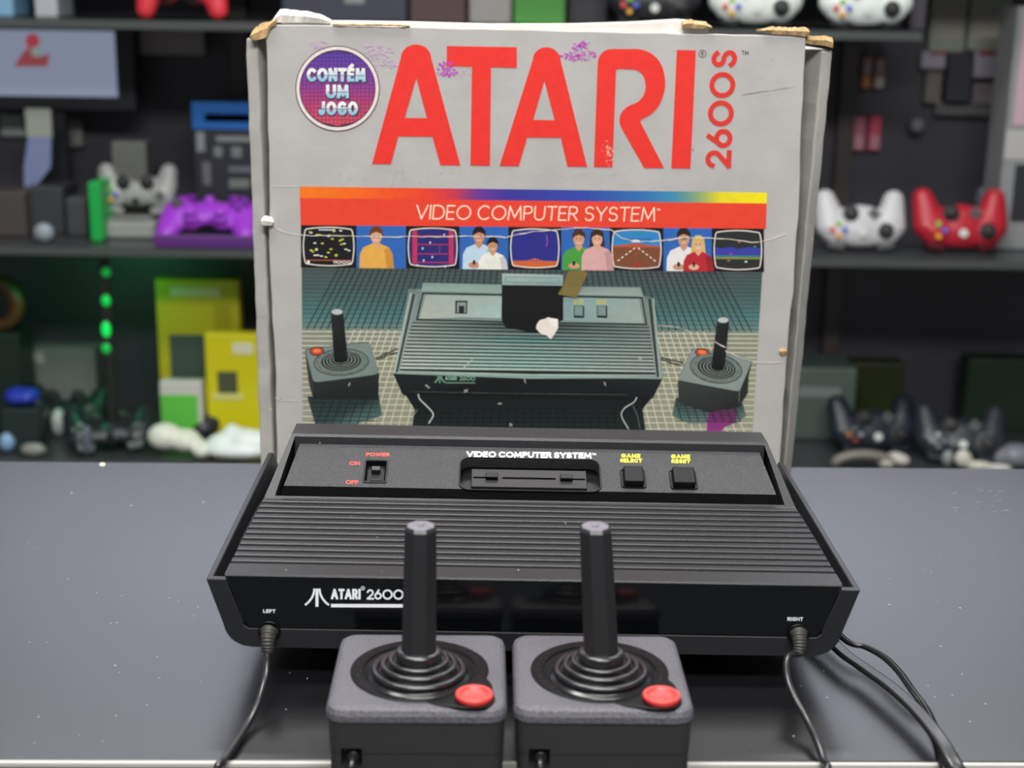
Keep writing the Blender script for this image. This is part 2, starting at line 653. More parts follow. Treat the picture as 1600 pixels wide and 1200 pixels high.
GRV = [0.0163 + 0.00757 * k for k in range(12)]
prof = [(0.004, 0.030), (0.0, deck_z(0) - 0.001), (0.0006, deck_z(0))]
for g in GRV:
    prof += [(g - 0.0013, deck_z(g) - 0.0008), (g - 0.0010, deck_z(g) - 0.003), (g + 0.0003, deck_z(g) - 0.0030), (g + 0.0008, deck_z(g) - 0.0004), (g + 0.0015, deck_z(g) + 0.0002)]
prof += [(0.1045, 0.0638), (0.1055, 0.0642)]
RIDGE = (0.1461, 0.0924)
floor_prof = prof + [(0.1066, 0.0650), (0.1068, 0.0575), (0.1432, 0.0755), (0.1442, 0.0911)]
tail = [RIDGE, (0.1476, 0.0924), (0.1680, 0.0924), (0.1695, 0.0895), (0.2190, 0.046), (0.2190, 0.030)]
side_prof = prof + tail
mid_prof = floor_prof + tail


def strip(profile, x0f, x1f):
    return MB().loft([[(x0f(y, z), y, z) for y, z in profile], [(x1f(y, z), y, z) for y, z in profile]])


shell = MB()
for part_ in (strip(mid_prof, lambda y, z: -xb(y), lambda y, z: xb(y)),
              strip(side_prof, lambda y, z: -hw(z), lambda y, z: -xb(y)),
              strip(side_prof, lambda y, z: xb(y), lambda y, z: hw(z))):
    o_ = len(shell.v)
    shell.v += part_.v
    shell.f += [[i + o_ for i in f] for f in part_.f]
    shell.mi += part_.mi
    shell.sm += part_.sm
shell.build('top_shell', M_BLACK, console)

# glossy front panel with its printed emblem
FP_P, FP_N = (0, -0.0004, 0.0575), Vector((0, -1, 0.17)).normalized()


def fp_y(z):
    return -0.0002 - (0.0575 - z) * 0.17


pt = [(-0.1652, 0.0572), (-0.1562, 0.0335), (-0.1530, 0.0296), (0.1530, 0.0296), (0.1562, 0.0335), (0.1652, 0.0572)]
front = MB().loft([[(x, fp_y(z) + 0.0004, z) for x, z in pt], [(x, fp_y(z) + 0.0035, z) for x, z in pt]]).build('front_panel', M_GLOSS, console)


def on_plane(p, n, base=0.00012, step=0.00006):
    n = Vector(n).normalized()

    def put(px, py, layer):
        return con_hit(px, py, p, n) + n * (base + step * layer)
    return put




def bez2(p0, p1, p2, n=8):
    return [((1 - t) ** 2 * p0[0] + 2 * t * (1 - t) * p1[0] + t * t * p2[0], (1 - t) ** 2 * p0[1] + 2 * t * (1 - t) * p1[1] + t * t * p2[1]) for t in (k / n for k in range(n + 1))]


ink = Ink(on_plane(FP_P, FP_N, 0.00015))
W = '#dcdfe6'
ink.poly([(493, 919.6), (497.6, 919.7), (497.6, 947.8), (493, 947.7)], W)
for sg in (-1, 1):
    q = bez2((495.3 + sg * 4.1, 919.6), (495.3 + sg * 4.2, 934.5), (495.3 + sg * 18.6, 945.2), 9)
    ink.line(q, 3.1, W)
ink.text('ATARI', 517.3, 936.2, 563.6, 936.4, 16.4, 3.6, W, gap=.03)
ink.line(oval(567, 919, 2.9, 2.9)[1:], 0.7, W, closed=True)
ink.text('R', 565.8, 920.8, 568.4, 920.8, 3.2, 0.6, W)
ink.text('2600', 572.8, 936.6, 630.6, 937, 16, 2.7, W, gap=.05)
ink.poly([(517.2, 943.4), (630.6, 943.8), (630.6, 949.2), (517.2, 948.7)], W)
ink.build('printed_emblem', M_INK, front, 'white emblem and model name')
ink = Ink(on_plane(FP_P, FP_N, 0.00015))
ink.text('LEFT', 411.2, 957.4, 430.6, 957.7, 5.6, 1.25, W, gap=.12)
ink.build('port_name', M_INK, front, 'white port name')
ink = Ink(on_plane(FP_P, FP_N, 0.00015))
ink.text('RIGHT', 1230.2, 969.8, 1254.6, 970.2, 5.8, 1.25, W, gap=.12)
ink.build('port_name', M_INK, front, 'white port name')

# switch panel: flatter than its bezel, so proud of the deck in front and sunk behind
PA, PB = (0.1080, 0.0710), (0.1439, 0.0864)
PN = Vector((0, -(PB[1] - PA[1]), PB[0] - PA[0])).normalized()
PP = (0, PA[0], PA[1])
plate = MB()
HX, HB_ = 0.1492, 0.1440
v = [(-HX, PA[0], PA[1]), (HX, PA[0], PA[1]), (HB_, PB[0], PB[1]), (-HB_, PB[0], PB[1])]
sk = [(-HX - 0.0030, PA[0] - 0.0008, 0.0630), (HX + 0.0030, PA[0] - 0.0008, 0.0630), (HB_ + 0.0012, 0.1441, 0.0790), (-HB_ - 0.0012, 0.1441, 0.0790)]
plate.add(v + sk, [(0, 1, 2, 3)], 0)
plate.add(v + sk, [(4, 7, 6, 5), (0, 4, 5, 1), (1, 5, 6, 2), (2, 6, 7, 3), (3, 7, 4, 0)], 1)
panel = plate.build('switch_panel', [M_PANEL, M_RIM], console)


def pan(px, py, h=0.0):
    return con_hit(px, py, Vector(PP) + PN * h, PN)


# frame: x = console x, y = along the panel, z = panel normal
PU = Vector((0, PN.z, -PN.y))
PFR = Matrix(((1, 0, 0), tuple(PU), tuple(PN))).transposed().to_4x4()
PFR.translation = Vector(PP)
PFI = PFR.inverted()


def pl(px, py, h=0.0):
    q = PFI @ pan(px, py, h)
    return q.x, q.y


def prect(px0, py0, px1, py1, h=0.0):
    a, b, c, d = pl(px0, py0, h), pl(px1, py0, h), pl(px0, py1, h), pl(px1, py1, h)
    return (a[0] + c[0]) / 2, (b[0] + d[0]) / 2, (c[1] + d[1]) / 2, (a[1] + b[1]) / 2


sx0, sx1, sy0, sy1 = prect(719, 718.5, 937, 767)
px0, px1, py0, py1 = prect(568, 719, 606, 755)
cm = MB()
cm.rprism(rrect(sx0, sx1, sy0, sy1, 0.006), [(-0.0200, 0), (0.01, 0)], M=PFR)
cm.rprism(rrect(px0, px1, py0, py1, 0.0015), [(-0.004, 0), (0.01, 0)], M=PFR)
cut(panel, cm.build('cutter', M_DARK, console))
slot = MB()
ring_o, ring_i = rrect(sx0 - 0.0009, sx1 + 0.0009, sy0 - 0.0009, sy1 + 0.0009, 0.0066), rrect(sx0, sx1, sy0, sy1, 0.006)
N = len(ring_o)
rim = [[(x, y, 0.0) for x, y in ring_o], [(x, y, 0.0009) for x, y in inset(ring_o, 0.0002)], [(x, y, 0.0009) for x, y in inset(ring_i, -0.0002)], [(x, y, -0.0084) for x, y in ring_i]]
slot.loft(rim, cap0=False, cap1=True, M=PFR)
slot_o = slot.build('cartridge_slot', M_RIM, console)
bx0, bx1, by0, by1 = prect(736.5, 734, 916.5, 761.5, -0.003)
con_b = MB().box(bx0, bx1, by0, by1, -0.0084, -0.0030, M=PFR).build('connector_block', M_CONN, slot_o, bevel=0.0004)
ym = (by0 + by1) / 2
cm = MB().box(bx0 + 0.019, bx1 - 0.019, ym - 0.0009, ym + 0.0009, -0.0062, 0.01, M=PFR)
cm.box(bx0 + 0.001, bx0 + 0.0105, ym - 0.0008, ym + 0.0008, -0.0062, 0.01, M=PFR)
cm.box(bx1 - 0.0105, bx1 - 0.001, ym - 0.0008, ym + 0.0008, -0.0062, 0.01, M=PFR)
cut(con_b, cm.build('cutter', M_DARK, slot_o))
for tx in (bx0 + 0.0125, bx1 - 0.0125):
    MB().box(tx - 0.0038, tx + 0.0038, ym - 0.0021, ym + 0.0021, -0.0032, -0.0004, M=PFR).build('guide_tab', M_RIM, slot_o, bevel=0.0004)

# power switch
hous = MB()
ro, ri = rrect(px0, px1, py0, py1, 0.0015), rrect(px0 + .0011, px1 - .0011, py0 + .0011, py1 - .0011, 0.0012)
hous.loft([[(x, y, -0.0038) for x, y in ro], [(x, y, 0.0006) for x, y in ro], [(x, y, 0.0006) for x, y in ri], [(x, y, -0.0030) for x, y in inset(ri, 0.0012)]], M=PFR)
hs = hous.build('power_switch', M_RIM, console)
xc = (px0 + px1) / 2
yc = (py0 + py1) / 2
MB().box(xc - 0.0027, xc + 0.0027, yc + 0.0004, yc + 0.0042, -0.003, 0.0010, M=PFR).build('slider', M_STICK, hs, bevel=0.0004)
MB().box(xc - 0.0031, xc + 0.0041, yc - 0.0056, yc + 0.0056, -0.003, -0.0024, M=PFR).build('slider_slot', M_DARK, hs)

# two push buttons
for (a0, b0, a1, b1, which) in ((974.7, 727.5, 1005.8, 752, 'select'), (1051.5, 729, 1086.2, 754, 'reset')):
    q0, q1, q2, q3 = prect(a0, b0, a1, b1, 0.0045)
    fr = MB()
    g = 0.0017
    fr.loft([[(x, y, 0.0) for x, y in rrect(q0 - g, q1 + g, q2 - g, q3 + g, 0.0022)],
             [(x, y, 0.0008) for x, y in rrect(q0 - g + .0003, q1 + g - .0003, q2 - g + .0003, q3 + g - .0003, 0.002)],
             [(x, y, 0.0008) for x, y in rrect(q0 - g * .5, q1 + g * .5, q2 - g * .5, q3 + g * .5, 0.0018)],
             [(x, y, 0.0001) for x, y in rrect(q0 - g * .4, q1 + g * .4, q2 - g * .4, q3 + g * .4, 0.0018)]], M=PFR)
    f_ = fr.build('button_frame', M_RIM, console)
    MB().rprism(rrect(q0, q1, q2, q3, 0.0012), [(0, 0), (0.0042, 0.0001), (0.0048, 0.0006)], M=PFR, smooth=False).build('push_button', M_BTN, f_, bevel=0.0003)

ink = Ink(lambda px, py, layer: pan(px, py, 0.00012 + 0.00006 * layer))
Y, RD, WH = '#f2e21c', '#e2473f', '#f2f1ec'
ink.text('VIDEO COMPUTER SYSTEM', 728.9, 714.2, 924.2, 716.4, 9.3, 2.5, WH, gap=.07)
ink.text('T', 925.2, 711.2, 927.6, 711.2, 3.4, .8, WH)
ink.text('M', 928.2, 711.3, 931.4, 711.3, 3.4, .7, WH)
ink.build('system_name', M_INK, panel, 'white system name lettering')
ink = Ink(lambda px, py, layer: pan(px, py, 0.00012 + 0.00006 * layer))
ink.text('POWER', 571.8, 712.8, 608.8, 713.3, 5.8, 1.7, RD, gap=.07)
ink.text('ON', 546, 726.6, 562.8, 726.8, 5.8, 1.6, RD, gap=.07)
ink.text('OFF', 540, 756.6, 560, 756.8, 6.4, 1.6, RD, gap=.07)
ink.build('power_legend', M_INK, panel, 'red power switch lettering')
ink = Ink(lambda px, py, layer: pan(px, py, 0.00012 + 0.00006 * layer))
ink.text('GAME', 970.6, 715.2, 1000.4, 715.5, 6.4, 1.9, Y, gap=.12)
ink.text('SELECT', 968.7, 722.4, 1003.2, 722.8, 6.0, 1.8, Y, gap=.12)
ink.text('GAME', 1048.4, 716.3, 1078.2, 716.6, 6.4, 1.9, Y, gap=.12)
ink.text('RESET', 1049, 723.5, 1078.6, 723.8, 6.0, 1.8, Y, gap=.12)
ink.build('button_legend', M_INK, panel, 'yellow button lettering')

# controller ports in the front panel
for pxx, pyy in ((421, 987), (1247, 991)):
    q = con_hit(pxx, pyy, FP_P, FP_N)
    Mx = Matrix.Translation(q) @ Matrix.Rotation(radians(90), 4, 'X')
    MB().lathe([(0.0060, -0.001), (0.0060, 0.0006), (0.0051, 0.0007), (0.0051, -0.001)], (0, 0, 0), 24, M=Mx).build('controller_port', M_RIM, console)

# ------------------------------------------------------------------ joysticks
def joystick(label, loc, rot, lean, boot_dy, plug_px, cord_pts, tail_pts):
    root = thing('joystick', label, 'joystick', loc, radians(rot), 'pair of joysticks in front of the console')
    MW = Matrix.Translation(Vector(loc)) @ Matrix.Rotation(radians(rot), 4, 'Z')
    MI = MW.inverted()
    H = 0.0424
    body = MB().rprism(rrect(-H, H, -H, H, 0.008), [(0.0, 0.0028), (0.002, 0.0020), (0.0175, 0.0016), (0.0177, 0.0021), (0.0181, 0.0021), (0.0183, 0.0014), (0.0345, 0.0010)])
    b = body.build('base', M_JOYBODY, root)
    cut(b, MB().box(-0.0352, -0.0252, -0.05, -0.034, 0.0105, 0.0211).build('cutter', M_DARK, root))
    MB().rprism(rrect(-H, H, -H, H, 0.009), [(0.0345, 0.0006), (0.0352, 0.0), (0.0382, 0.0), (0.0406, 0.0010), (0.0416, 0.0026), (0.0420, 0.0050)]).build('top_plate', M_JOYTOP, root)
    # glossy ring with a teardrop round the button
    cy = -0.0018
    bxn, byn = 0.0270, -0.0328
    zt = 0.0419
    outl = []
    R, rb = 0.0338, 0.0098
    for k in range(64):
        a = 2 * pi * k / 64
        p = Vector((R * cos(a), cy + R * sin(a)))
        outl.append(p)
    dirb = Vector((bxn, byn - cy)).normalized()
    pts = []
    for k in range(128):
        a = 2 * pi * k / 128
        u = Vector((cos(a), sin(a)))
        # radial reach of the union of disc, button disc and the web between them
        best = R
        for t in (0, .2, .4, .6, .8, 1.0):
            rr = rb + (1 - t) * 0.009
            c = Vector((bxn, byn - cy)) * (0.62 + 0.38 * t)
            d = u.dot(c)
            e = c.length_squared - d * d
            if e < rr * rr and d > 0:
                best = max(best, d + math.sqrt(rr * rr - e))
        pts.append((u.x * best, cy + u.y * best))
    lim = H - 0.0022
    pts = [(max(-lim, min(lim, x)), max(-0.0475, min(lim, y))) for x, y in pts]
    pts = [(x, max(-H + 0.0006, y)) for x, y in pts]
    hole = [(0.0272 * cos(2 * pi * k / 128), cy + 0.0272 * sin(2 * pi * k / 128)) for k in range(128)]
    ring = MB().loft([[(x, y, zt - 0.0008) for x, y in pts], [(x, y, zt + 0.0006) for x, y in pts], [(x, y, zt + 0.0010) for x, y in inset(pts, 0.0008)],
                      [(x, y, zt + 0.0010) for x, y in inset(hole, -0.0006)], [(x, y, zt + 0.0004) for x, y in hole], [(x, y, zt - 0.0006) for x, y in hole]], cap0=False, cap1=False)
    ro = ring.build('collar_ring', M_RING, root)
    dm = MB()
    for k in range(44):
        a = 2 * pi * (k + 0.3 * ((k * 7) % 3)) / 44
        r0 = 0.0305
        ln = 0.0012 if k % 3 else 0.0019
        Mx = Matrix.Translation((r0 * cos(a), cy + r0 * sin(a), zt + 0.0010)) @ Matrix.Rotation(a + (pi / 2 if k % 5 else 0), 4, 'Z')
        dm.box(-ln / 2, ln / 2, -0.0002, 0.0002, 0, 0.0002, M=Mx)
    dm.build('embossed_marks', M_STICK, ro)
    MB().lathe([(0.0271, -0.0002), (0.0271, 0.00025), (0.0001, 0.00025)], (0, cy, zt), 48).build('dark_disc', M_BLACK2, root)  # flat dark disc added to darken the hole inside the ring
    # rubber boot
    bc = (0, cy + boot_dy, zt)
    prof = [(0.0248, -0.0004), (0.0250, 0.0006), (0.0245, 0.0014), (0.0226, 0.0018)]

    def fold(r, z, w):
        return [(r + w * cos(radians(a)), z + w * sin(radians(a))) for a in range(-60, 150, 25)]
    prof += fold(0.0213, 0.0042, 0.0017) + [(0.0189, 0.0022), (0.0186, 0.0042)]
    prof += fold(0.0172, 0.0068, 0.0016) + [(0.0150, 0.0048), (0.0148, 0.0068)]
    prof += fold(0.0135, 0.0092, 0.0014) + [(0.0115, 0.0074), (0.0112, 0.0095)]
    prof += [(0.0112, 0.0118), (0.0113, 0.0136), (0.0106, 0.0146), (0.0088, 0.0150)]
    bt = MB().lathe(prof, bc, 64, cap0=False).build('rubber_boot', M_RUBBER, root)
    # stick: tapered octagon with a chamfered end; its pale colour holds reflected light
    n = 8
    st = MB()
    base = Vector((0, cy + boot_dy + 0.001, zt + 0.013))
    top = Vector((lean[0], lean[1], 0.1165))
    ax = top - base

    def ringp(t, r):
        c = base + ax * t
        return [(c.x + r * cos(pi / 8 + 2 * pi * k / n), c.y + r * sin(pi / 8 + 2 * pi * k / n), c.z) for k in range(n)]
    st.loft([ringp(0, 0.0090), ringp(0.5, 0.0086), ringp(0.975, 0.0081), ringp(1.0, 0.0069)], cap1=False)
    so = st.build('stick', M_STICK, root, bevel=0.0004)
    tp = MB().loft([ringp(0.999, 0.00695), ringp(1.004, 0.0064)]).lathe([(0.0018, 0.0), (0.0015, 0.0006), (0.0009, 0.0006)], top + ax * 0.003, 16)
    tp.build('stick_end', M_SHEEN, so, label='pale stick end with reflected light in its colour')
    # fire button, dished
    MB().lathe([(0.0089, 0), (0.0089, 0.0026), (0.0087, 0.0030), (0.0082, 0.0033), (0.0072, 0.0033), (0.0068, 0.0031), (0.0064, 0.0022), (0.0058, 0.0017), (0.0035, 0.0014), (0.0003, 0.0013)],
               (bxn, byn, zt + 0.0008), 40).build('fire_button', M_RED, root, label='round red fire button')
    # cord with its plug
    w = [hit(px, py, (0, y, 0), (0, 1, 0)) for px, py, y in cord_pts]
    pl0 = CON_M @ con_hit(plug_px[0], plug_px[1], FP_P, FP_N)
    pth = smooth_path([Vector((pl0.x, pl0.y - 0.007, pl0.z - 0.009))] + w + [MW @ Vector(t) for t in tail_pts], 9)
    cord = MB().tube([MI @ p for p in pth], 0.0019, 12).build('cord', M_CORD, root)
    # strain relief curving down out of the port
    sr = smooth_path([pl0 + Vector((0, -0.0014, 0.0002)), pl0 + Vector((0, -0.0034, -0.0008)), pl0 + Vector((0, -0.0062, -0.0045)), Vector(pth[0]) + (Vector(pth[1]) - Vector(pth[0])) * 0.6], 14)

    def rad(t):
        return 0.0046 - 0.0019 * t + (0.0005 if int(t * 22) % 2 else 0)
    MB().tube([MI @ p for p in sr], rad, 16).build('plug_sleeve', M_SLEEVE, cord)
    MB().tube([(-0.0295, -0.036, 0.0166), (-0.0295, -0.0412, 0.0164)], 0.0026, 14).build('cord_grommet', M_RUBBER, cord)
    return root


# cord points: photo x, photo y, distance from the camera's foot
joystick('left black joystick in front of the console, corded to the port marked LEFT', (-0.0432, 0.6615, 0.0004), 1.2, (0.0006, 0.0004), -0.007,
         (421, 985), [(417.5, 1030, .7175), (414, 1060, .704), (402, 1100, .689), (382, 1140, .670), (352, 1186, .6415), (338, 1206, .634)],
         [(-0.098, -0.033, -0.03), (-0.095, -0.030, -0.16), (-0.065, -0.045, -0.19), (-0.038, -0.058, -0.09), (-0.0300, -0.0545, 0.003), (-0.0296, -0.0465, 0.0140), (-0.0295, -0.0395, 0.0164)])
joystick('right black joystick in front of the console, corded to the port marked RIGHT', (0.0450, 0.6635, 0.0004), 0.8, (-0.0040, 0.0012), -0.007,
         (1247, 988), [(1232, 1026, .7185), (1229, 1050, .708), (1238, 1082, .696), (1260, 1124, .679), (1277, 1160, .661), (1287, 1190, .6475), (1290, 1210, .637)],
         [(0.092, -0.033, -0.03), (0.088, -0.033, -0.16), (0.035, -0.050, -0.20), (-0.012, -0.060, -0.12), (-0.0290, -0.0560, 0.000), (-0.0296, -0.0465, 0.0140), (-0.0295, -0.0395, 0.0164)])

# ------------------------------------------------------------------ two loose leads behind the console
def flat_section(wd, th, n=6):
    o = []
    for k in range(n + 1):
        a = radians(-90 + 180 * k / n)
        o.append((wd / 2 - th / 2 + th / 2 * cos(a), th / 2 * sin(a)))
    o += [(wd * 0.22, th * 0.5), (0, th * 0.47), (-wd * 0.22, th * 0.5)]
    for k in range(n + 1):
        a = radians(90 + 180 * k / n)
        o.append((-wd / 2 + th / 2 + th / 2 * cos(a), th / 2 * sin(a)))
    return o


fl = [Vector((0.150, 0.86, 0.013)), Vector((0.172, 0.815, 0.012))] + [at_z(px, py, h) for px, py, h in ((1312, 1015, .010), (1345, 1040, .009), (1390, 1072, .010), (1432, 1110, .010), (1468, 1154, .009), (1493, 1196, .006), (1508, 1222, .001))]
fl += [fl[-1] + Vector((0.004, -0.012, -0.03)), fl[-1] + Vector((0.006, -0.010, -0.2))]
tag(MB().tube(smooth_path(fl, 9), 0, section=flat_section(0.0082, 0.0034), up=(0, 0.25, 1)).build('flat_cable', M_CORD), 'broad flat black twin cable trailing from behind the console over the desk edge', 'cable')
fl = [Vector((0.158, 0.86, 0.013)), Vector((0.181, 0.815, 0.011))] + [at_z(px, py, h) for px, py, h in ((1322, 1001, .009), (1352, 1011, .009), (1380, 1026, .010), (1405, 1050, .010), (1425, 1078, .008), (1447, 1108, .0045), (1461, 1138, .003), (1469, 1166, .0025), (1473, 1194, .0027), (1475, 1216, .0027))]
fl += [fl[-1] + Vector((0.002, -0.012, -0.03)), fl[-1] + Vector((0.002, -0.010, -0.2))]
tag(MB().tube(smooth_path(fl, 9), 0, section=flat_section(0.0044, 0.0026), up=(0, 0.25, 1)).build('thin_cable', M_CORD), 'thin black cable looping beside the broad flat cable', 'cable')

# pale scuffs and flecks on the desk top
random.seed(77)
desk_i = (Matrix.Translation((0, 0.88, 0)) @ Matrix.Rotation(DESK_ROT, 4, 'Z')).inverted()
ink = Ink(lambda px, py, layer: desk_i @ at_z(px, py, 0.00015 + 0.00003 * layer))
for k in range(16):
    x, y = random.uniform(1480, 1572), random.uniform(764, 802)
    ink.line([(x, y), (x + random.uniform(3, 13), y - random.uniform(0, 4))], random.uniform(.5, 1.0), '#77777d')
for x, y in ((112, 770), (205, 790), (318, 785), (1228, 995), (1390, 945), (1470, 1010), (1292, 1090), (1240, 1150), (60, 1120), (180, 1040), (1540, 1100), (1500, 950), (480, 1060)):
    ink.ell(x, y, 1.5, 1.0, '#9c9c9e', 1, 7)
ink.ell(160, 725.5, 5, 3, '#c9c4ac', 1, 9)
q_ = ink.build('scuff_marks', M_INK, desk, 'pale scuffs and dust flecks')
q_['kind'] = 'stuff'

# ------------------------------------------------------------------ the cardboard box
BY = 1.06
M_CARD = mat('grey printed cardboard', '#b3b1ae', rough=0.55, var=0.07, vscale=28, bump=0.25, bscale=160, specks=0.02, spscale=140, spcol='#6f6b66')
M_CARDSIDE = mat('worn cardboard side', '#a9a7a2', rough=0.6, var=0.10, vscale=40, bump=0.3, bscale=160, specks=0.04, spscale=160, spcol='#d8cdb4')
M_TAN = mat('torn brown cardboard', '#b5976a', rough=0.85, var=0.3, vscale=120, bump=0.6, bscale=300)
M_WHITE = mat('white torn paper', '#e4e0d6', rough=0.8, var=0.08, vscale=80, bump=0.4, bscale=250)
M_TAPE = mat('yellowed tape', '#97834a', rough=0.22, alpha=0.55)

box = thing('cardboard_box', 'worn grey cardboard console box standing upright behind the black console', 'box', (0.0125, BY, 0.0003))
BI = Matrix.Translation((-0.0125, -BY, 0))


def bpt(px, py, layer=0):
    q = at_y(px, py, BY)
    return Vector((q.x - 0.0125, -0.0002 - 0.00003 * layer, q.z))


L0, R0, ZTOP = -0.1895, 0.1900, 0.3372
# front panel with slightly worn, wavy outline
random.seed(4)
edge = []
for k in range(24):
    t = k / 24
    edge.append((L0 + 0.0006 * random.uniform(-1, 1) + (0.0008 * sin(t * 9)), 0.0 + t * ZTOP))
top = [(L0 + (R0 - L0) * k / 30, ZTOP + 0.0016 - 0.0026 * k / 30 + 0.0004 * random.uniform(-1, 1)) for k in range(31)]
right = []
for k in range(24):
    t = 1 - k / 24
    bow = 0.0015 * sin(pi * t) + (0.0012 if 0.45 < t < 0.75 else 0)
    right.append((R0 + bow + 0.0005 * random.uniform(-1, 1), t * (ZTOP - 0.002)))
poly = edge + top + right + [(R0, 0.0)]
MB().loft([[(x, 0.0, z) for x, z in poly], [(x, 0.0035, z) for x, z in poly]]).build('front_panel', M_CARD, box, bevel=0.0007)
MB().box(L0 + 0.004, R0 - 0.004, 0.0042, 0.088, 0.0, ZTOP - 0.011).build('box_body', M_CARDSIDE, box)


def side_panel(sec_bottom, sec_top, ztop, seed):
    random.seed(seed)
    rings = []
    nz = 26
    for k in range(nz + 1):
        t = k / nz
        w = random.uniform(-1, 1) * 0.0004
        rings.append([(a[0] + (b[0] - a[0]) * t + w, a[1] + (b[1] - a[1]) * t + w * 0.5, ztop * t) for a, b in zip(sec_bottom, sec_top)])
    return MB().loft(rings)


sl_b = [(-0.1855, 0.030), (-0.1930, 0.0045), (-0.2030, 0.0060), (-0.2010, 0.086), (-0.1860, 0.086)]
sl_t = [(-0.1860, 0.030), (-0.1955, 0.0040), (-0.2040, 0.0055), (-0.2020, 0.086), (-0.1860, 0.086)]
side_panel(sl_b, sl_t, 0.329, 3).build('side_panel', M_CARDSIDE, box, bevel=0.0016, seg=3)
sr_b = [(0.1860, 0.034), (0.1960, 0.0095), (0.2050, 0.0290), (0.2030, 0.086), (0.1860, 0.086)]
sr_t = [(0.1880, 0.030), (0.2035, 0.0060), (0.2112, 0.0075), (0.2080, 0.086), (0.1860, 0.086)]
side_panel(sr_b, sr_t, 0.3265, 5).build('side_panel', M_CARDSIDE, box, bevel=0.0016, seg=3)


# top flap folded back, and torn, frayed edges
fl_ = [(438, 62), (438, 34), (520, 34), (640, 36), (760, 39.5), (900, 39), (1000, 36), (1075, 31.5), (1105, 35), (1110, 62)]
o_ = [bpt(*p) for p in fl_]
MB().loft([[(p.x, 0.0037, p.z) for p in o_], [(p.x, 0.082, p.z - 0.001) for p in o_]]).build('top_flap', M_WHITE, box, bevel=0.0006, label='cream worn edge of the folded top flap')


def torn(name, px_pts, depth, m, seed, jag=3.0, ylev=0.001, lab=None):
    """crumpled torn strip: px_pts = (x, y bottom, y top) along the edge"""
    random.seed(seed)
    cols = []
    n = len(px_pts)
    for i in range(n - 1):
        a, b = px_pts[i], px_pts[i + 1]
        k = max(2, int(abs(b[0] - a[0]) / 2.2))
        for j in range(k):
            t = j / k
            cols.append([a[q] + (b[q] - a[q]) * t for q in range(3)])
    cols.append(list(px_pts[-1]))
    rings = []
    wob = dz = 0.0
    for x, yb, yt in cols:
        wob = 0.6 * wob + 0.55 * random.uniform(-jag, jag)
        yt2 = yt + wob
        dz = 0.6 * dz + 0.6 * random.uniform(-1, 1)
        x += random.uniform(-.6, .6)
        p0, p1, p2 = bpt(x, yb), bpt(x, yb * 0.45 + yt2 * 0.55), bpt(x, yt2)
        rings.append([(p0.x, ylev - 0.0002, p0.z), (p1.x, ylev - 0.0012 + 0.0010 * dz, p1.z), (p2.x, ylev + 0.002 + 0.001 * dz, p2.z),
                      (p2.x, ylev + depth, p2.z - 0.0012), (p0.x, ylev + depth, p0.z)])
    return MB().loft(rings).build(name, m, box, label=lab)


torn('torn_paper', [(424, 36, 32), (436, 36, 16), (452, 36, 15), (480, 36, 19), (505, 37, 25), (516, 38, 33)], 0.02, M_WHITE, 11, 1.5, 0.002, 'white torn paper')
torn('torn_corner', [(391, 62, 56), (398, 64, 45), (408, 62, 38), (418, 58, 37), (424, 44, 33), (432, 38, 28)], 0.018, M_TAN, 12, 2.5, -0.002, 'torn brown corner')
torn('torn_corner', [(1066, 44, 34), (1080, 45, 31), (1098, 46, 34), (1112, 46, 42)], 0.02, M_TAN, 13, 1.5, -0.001, 'torn brown corner')
torn('torn_corner', [(1188, 50, 46), (1210, 54, 42), (1236, 55, 44), (1258, 58, 44), (1264, 56, 48)], 0.02, M_TAN, 14, 2.0, -0.001, 'torn brown corner')
torn('torn_corner', [(1256, 68, 54), (1272, 71, 57), (1290, 72, 57), (1303, 76, 59)], 0.02, M_TAN, 15, 1.8, 0.003, 'torn brown corner')
torn('torn_edge', [(520, 40, 37), (560, 41, 38.5), (600, 41, 38), (640, 42, 40)], 0.003, M_TAN, 16, 1.2, -0.0008, 'brown frayed edge')
torn('paper_shred', [(409, 350, 341), (415, 352, 337), (424, 352, 340), (428, 350, 345)], 0.006, M_WHITE, 17, 1.5, -0.003, 'pale paper shred')
torn('paper_shred', [(1218, 552, 547), (1223, 556, 543), (1229, 552, 546)], 0.004, M_TAN, 18, 2.0, -0.0012, 'brown paper shred')

# ---- printing on the front
ink = Ink(bpt)
RED, GREY = '#e8352c', '#b3b1ae'
Z1 = lambda X, Yv: (360 + X / 3.2, Yv / 3.2)
Z2 = lambda X, Yv: (820 + X / 3.2, Yv / 3.2)


def letter_a(bl, tl, tc, tr, br, apex, c_bl, c_br, bar_l, bar_r, leg_l, leg_r):
    """bl/br outer feet, tl/tr shoulders, tc crown, leg_* inner feet, bar_* under the crossbar"""
    cx = tc[0]
    cu = []
    for k in range(0, 13):
        a = radians(180 - 180 * k / 12)
        rx = (tr[0] - tl[0]) / 2
        mx = (tl[0] + tr[0]) / 2
        my = tl[1] + (tr[1] - tl[1]) * (k / 12)
        cu.append((mx + rx * cos(a), my + (tc[1] - (tl[1] + tr[1]) / 2) * sin(a)))
    mid_bar_t = ((c_bl[0] + c_br[0]) / 2, (c_bl[1] + c_br[1]) / 2)
    mid_bar_b = ((bar_l[0] + bar_r[0]) / 2, (bar_l[1] + bar_r[1]) / 2)
    ink.poly([bl] + cu[:7] + [apex, c_bl, mid_bar_t, mid_bar_b, bar_l, leg_l], RED, 2)
    ink.poly([br, leg_r, bar_r, mid_bar_b, mid_bar_t, c_br, apex] + cu[6:], RED, 2)


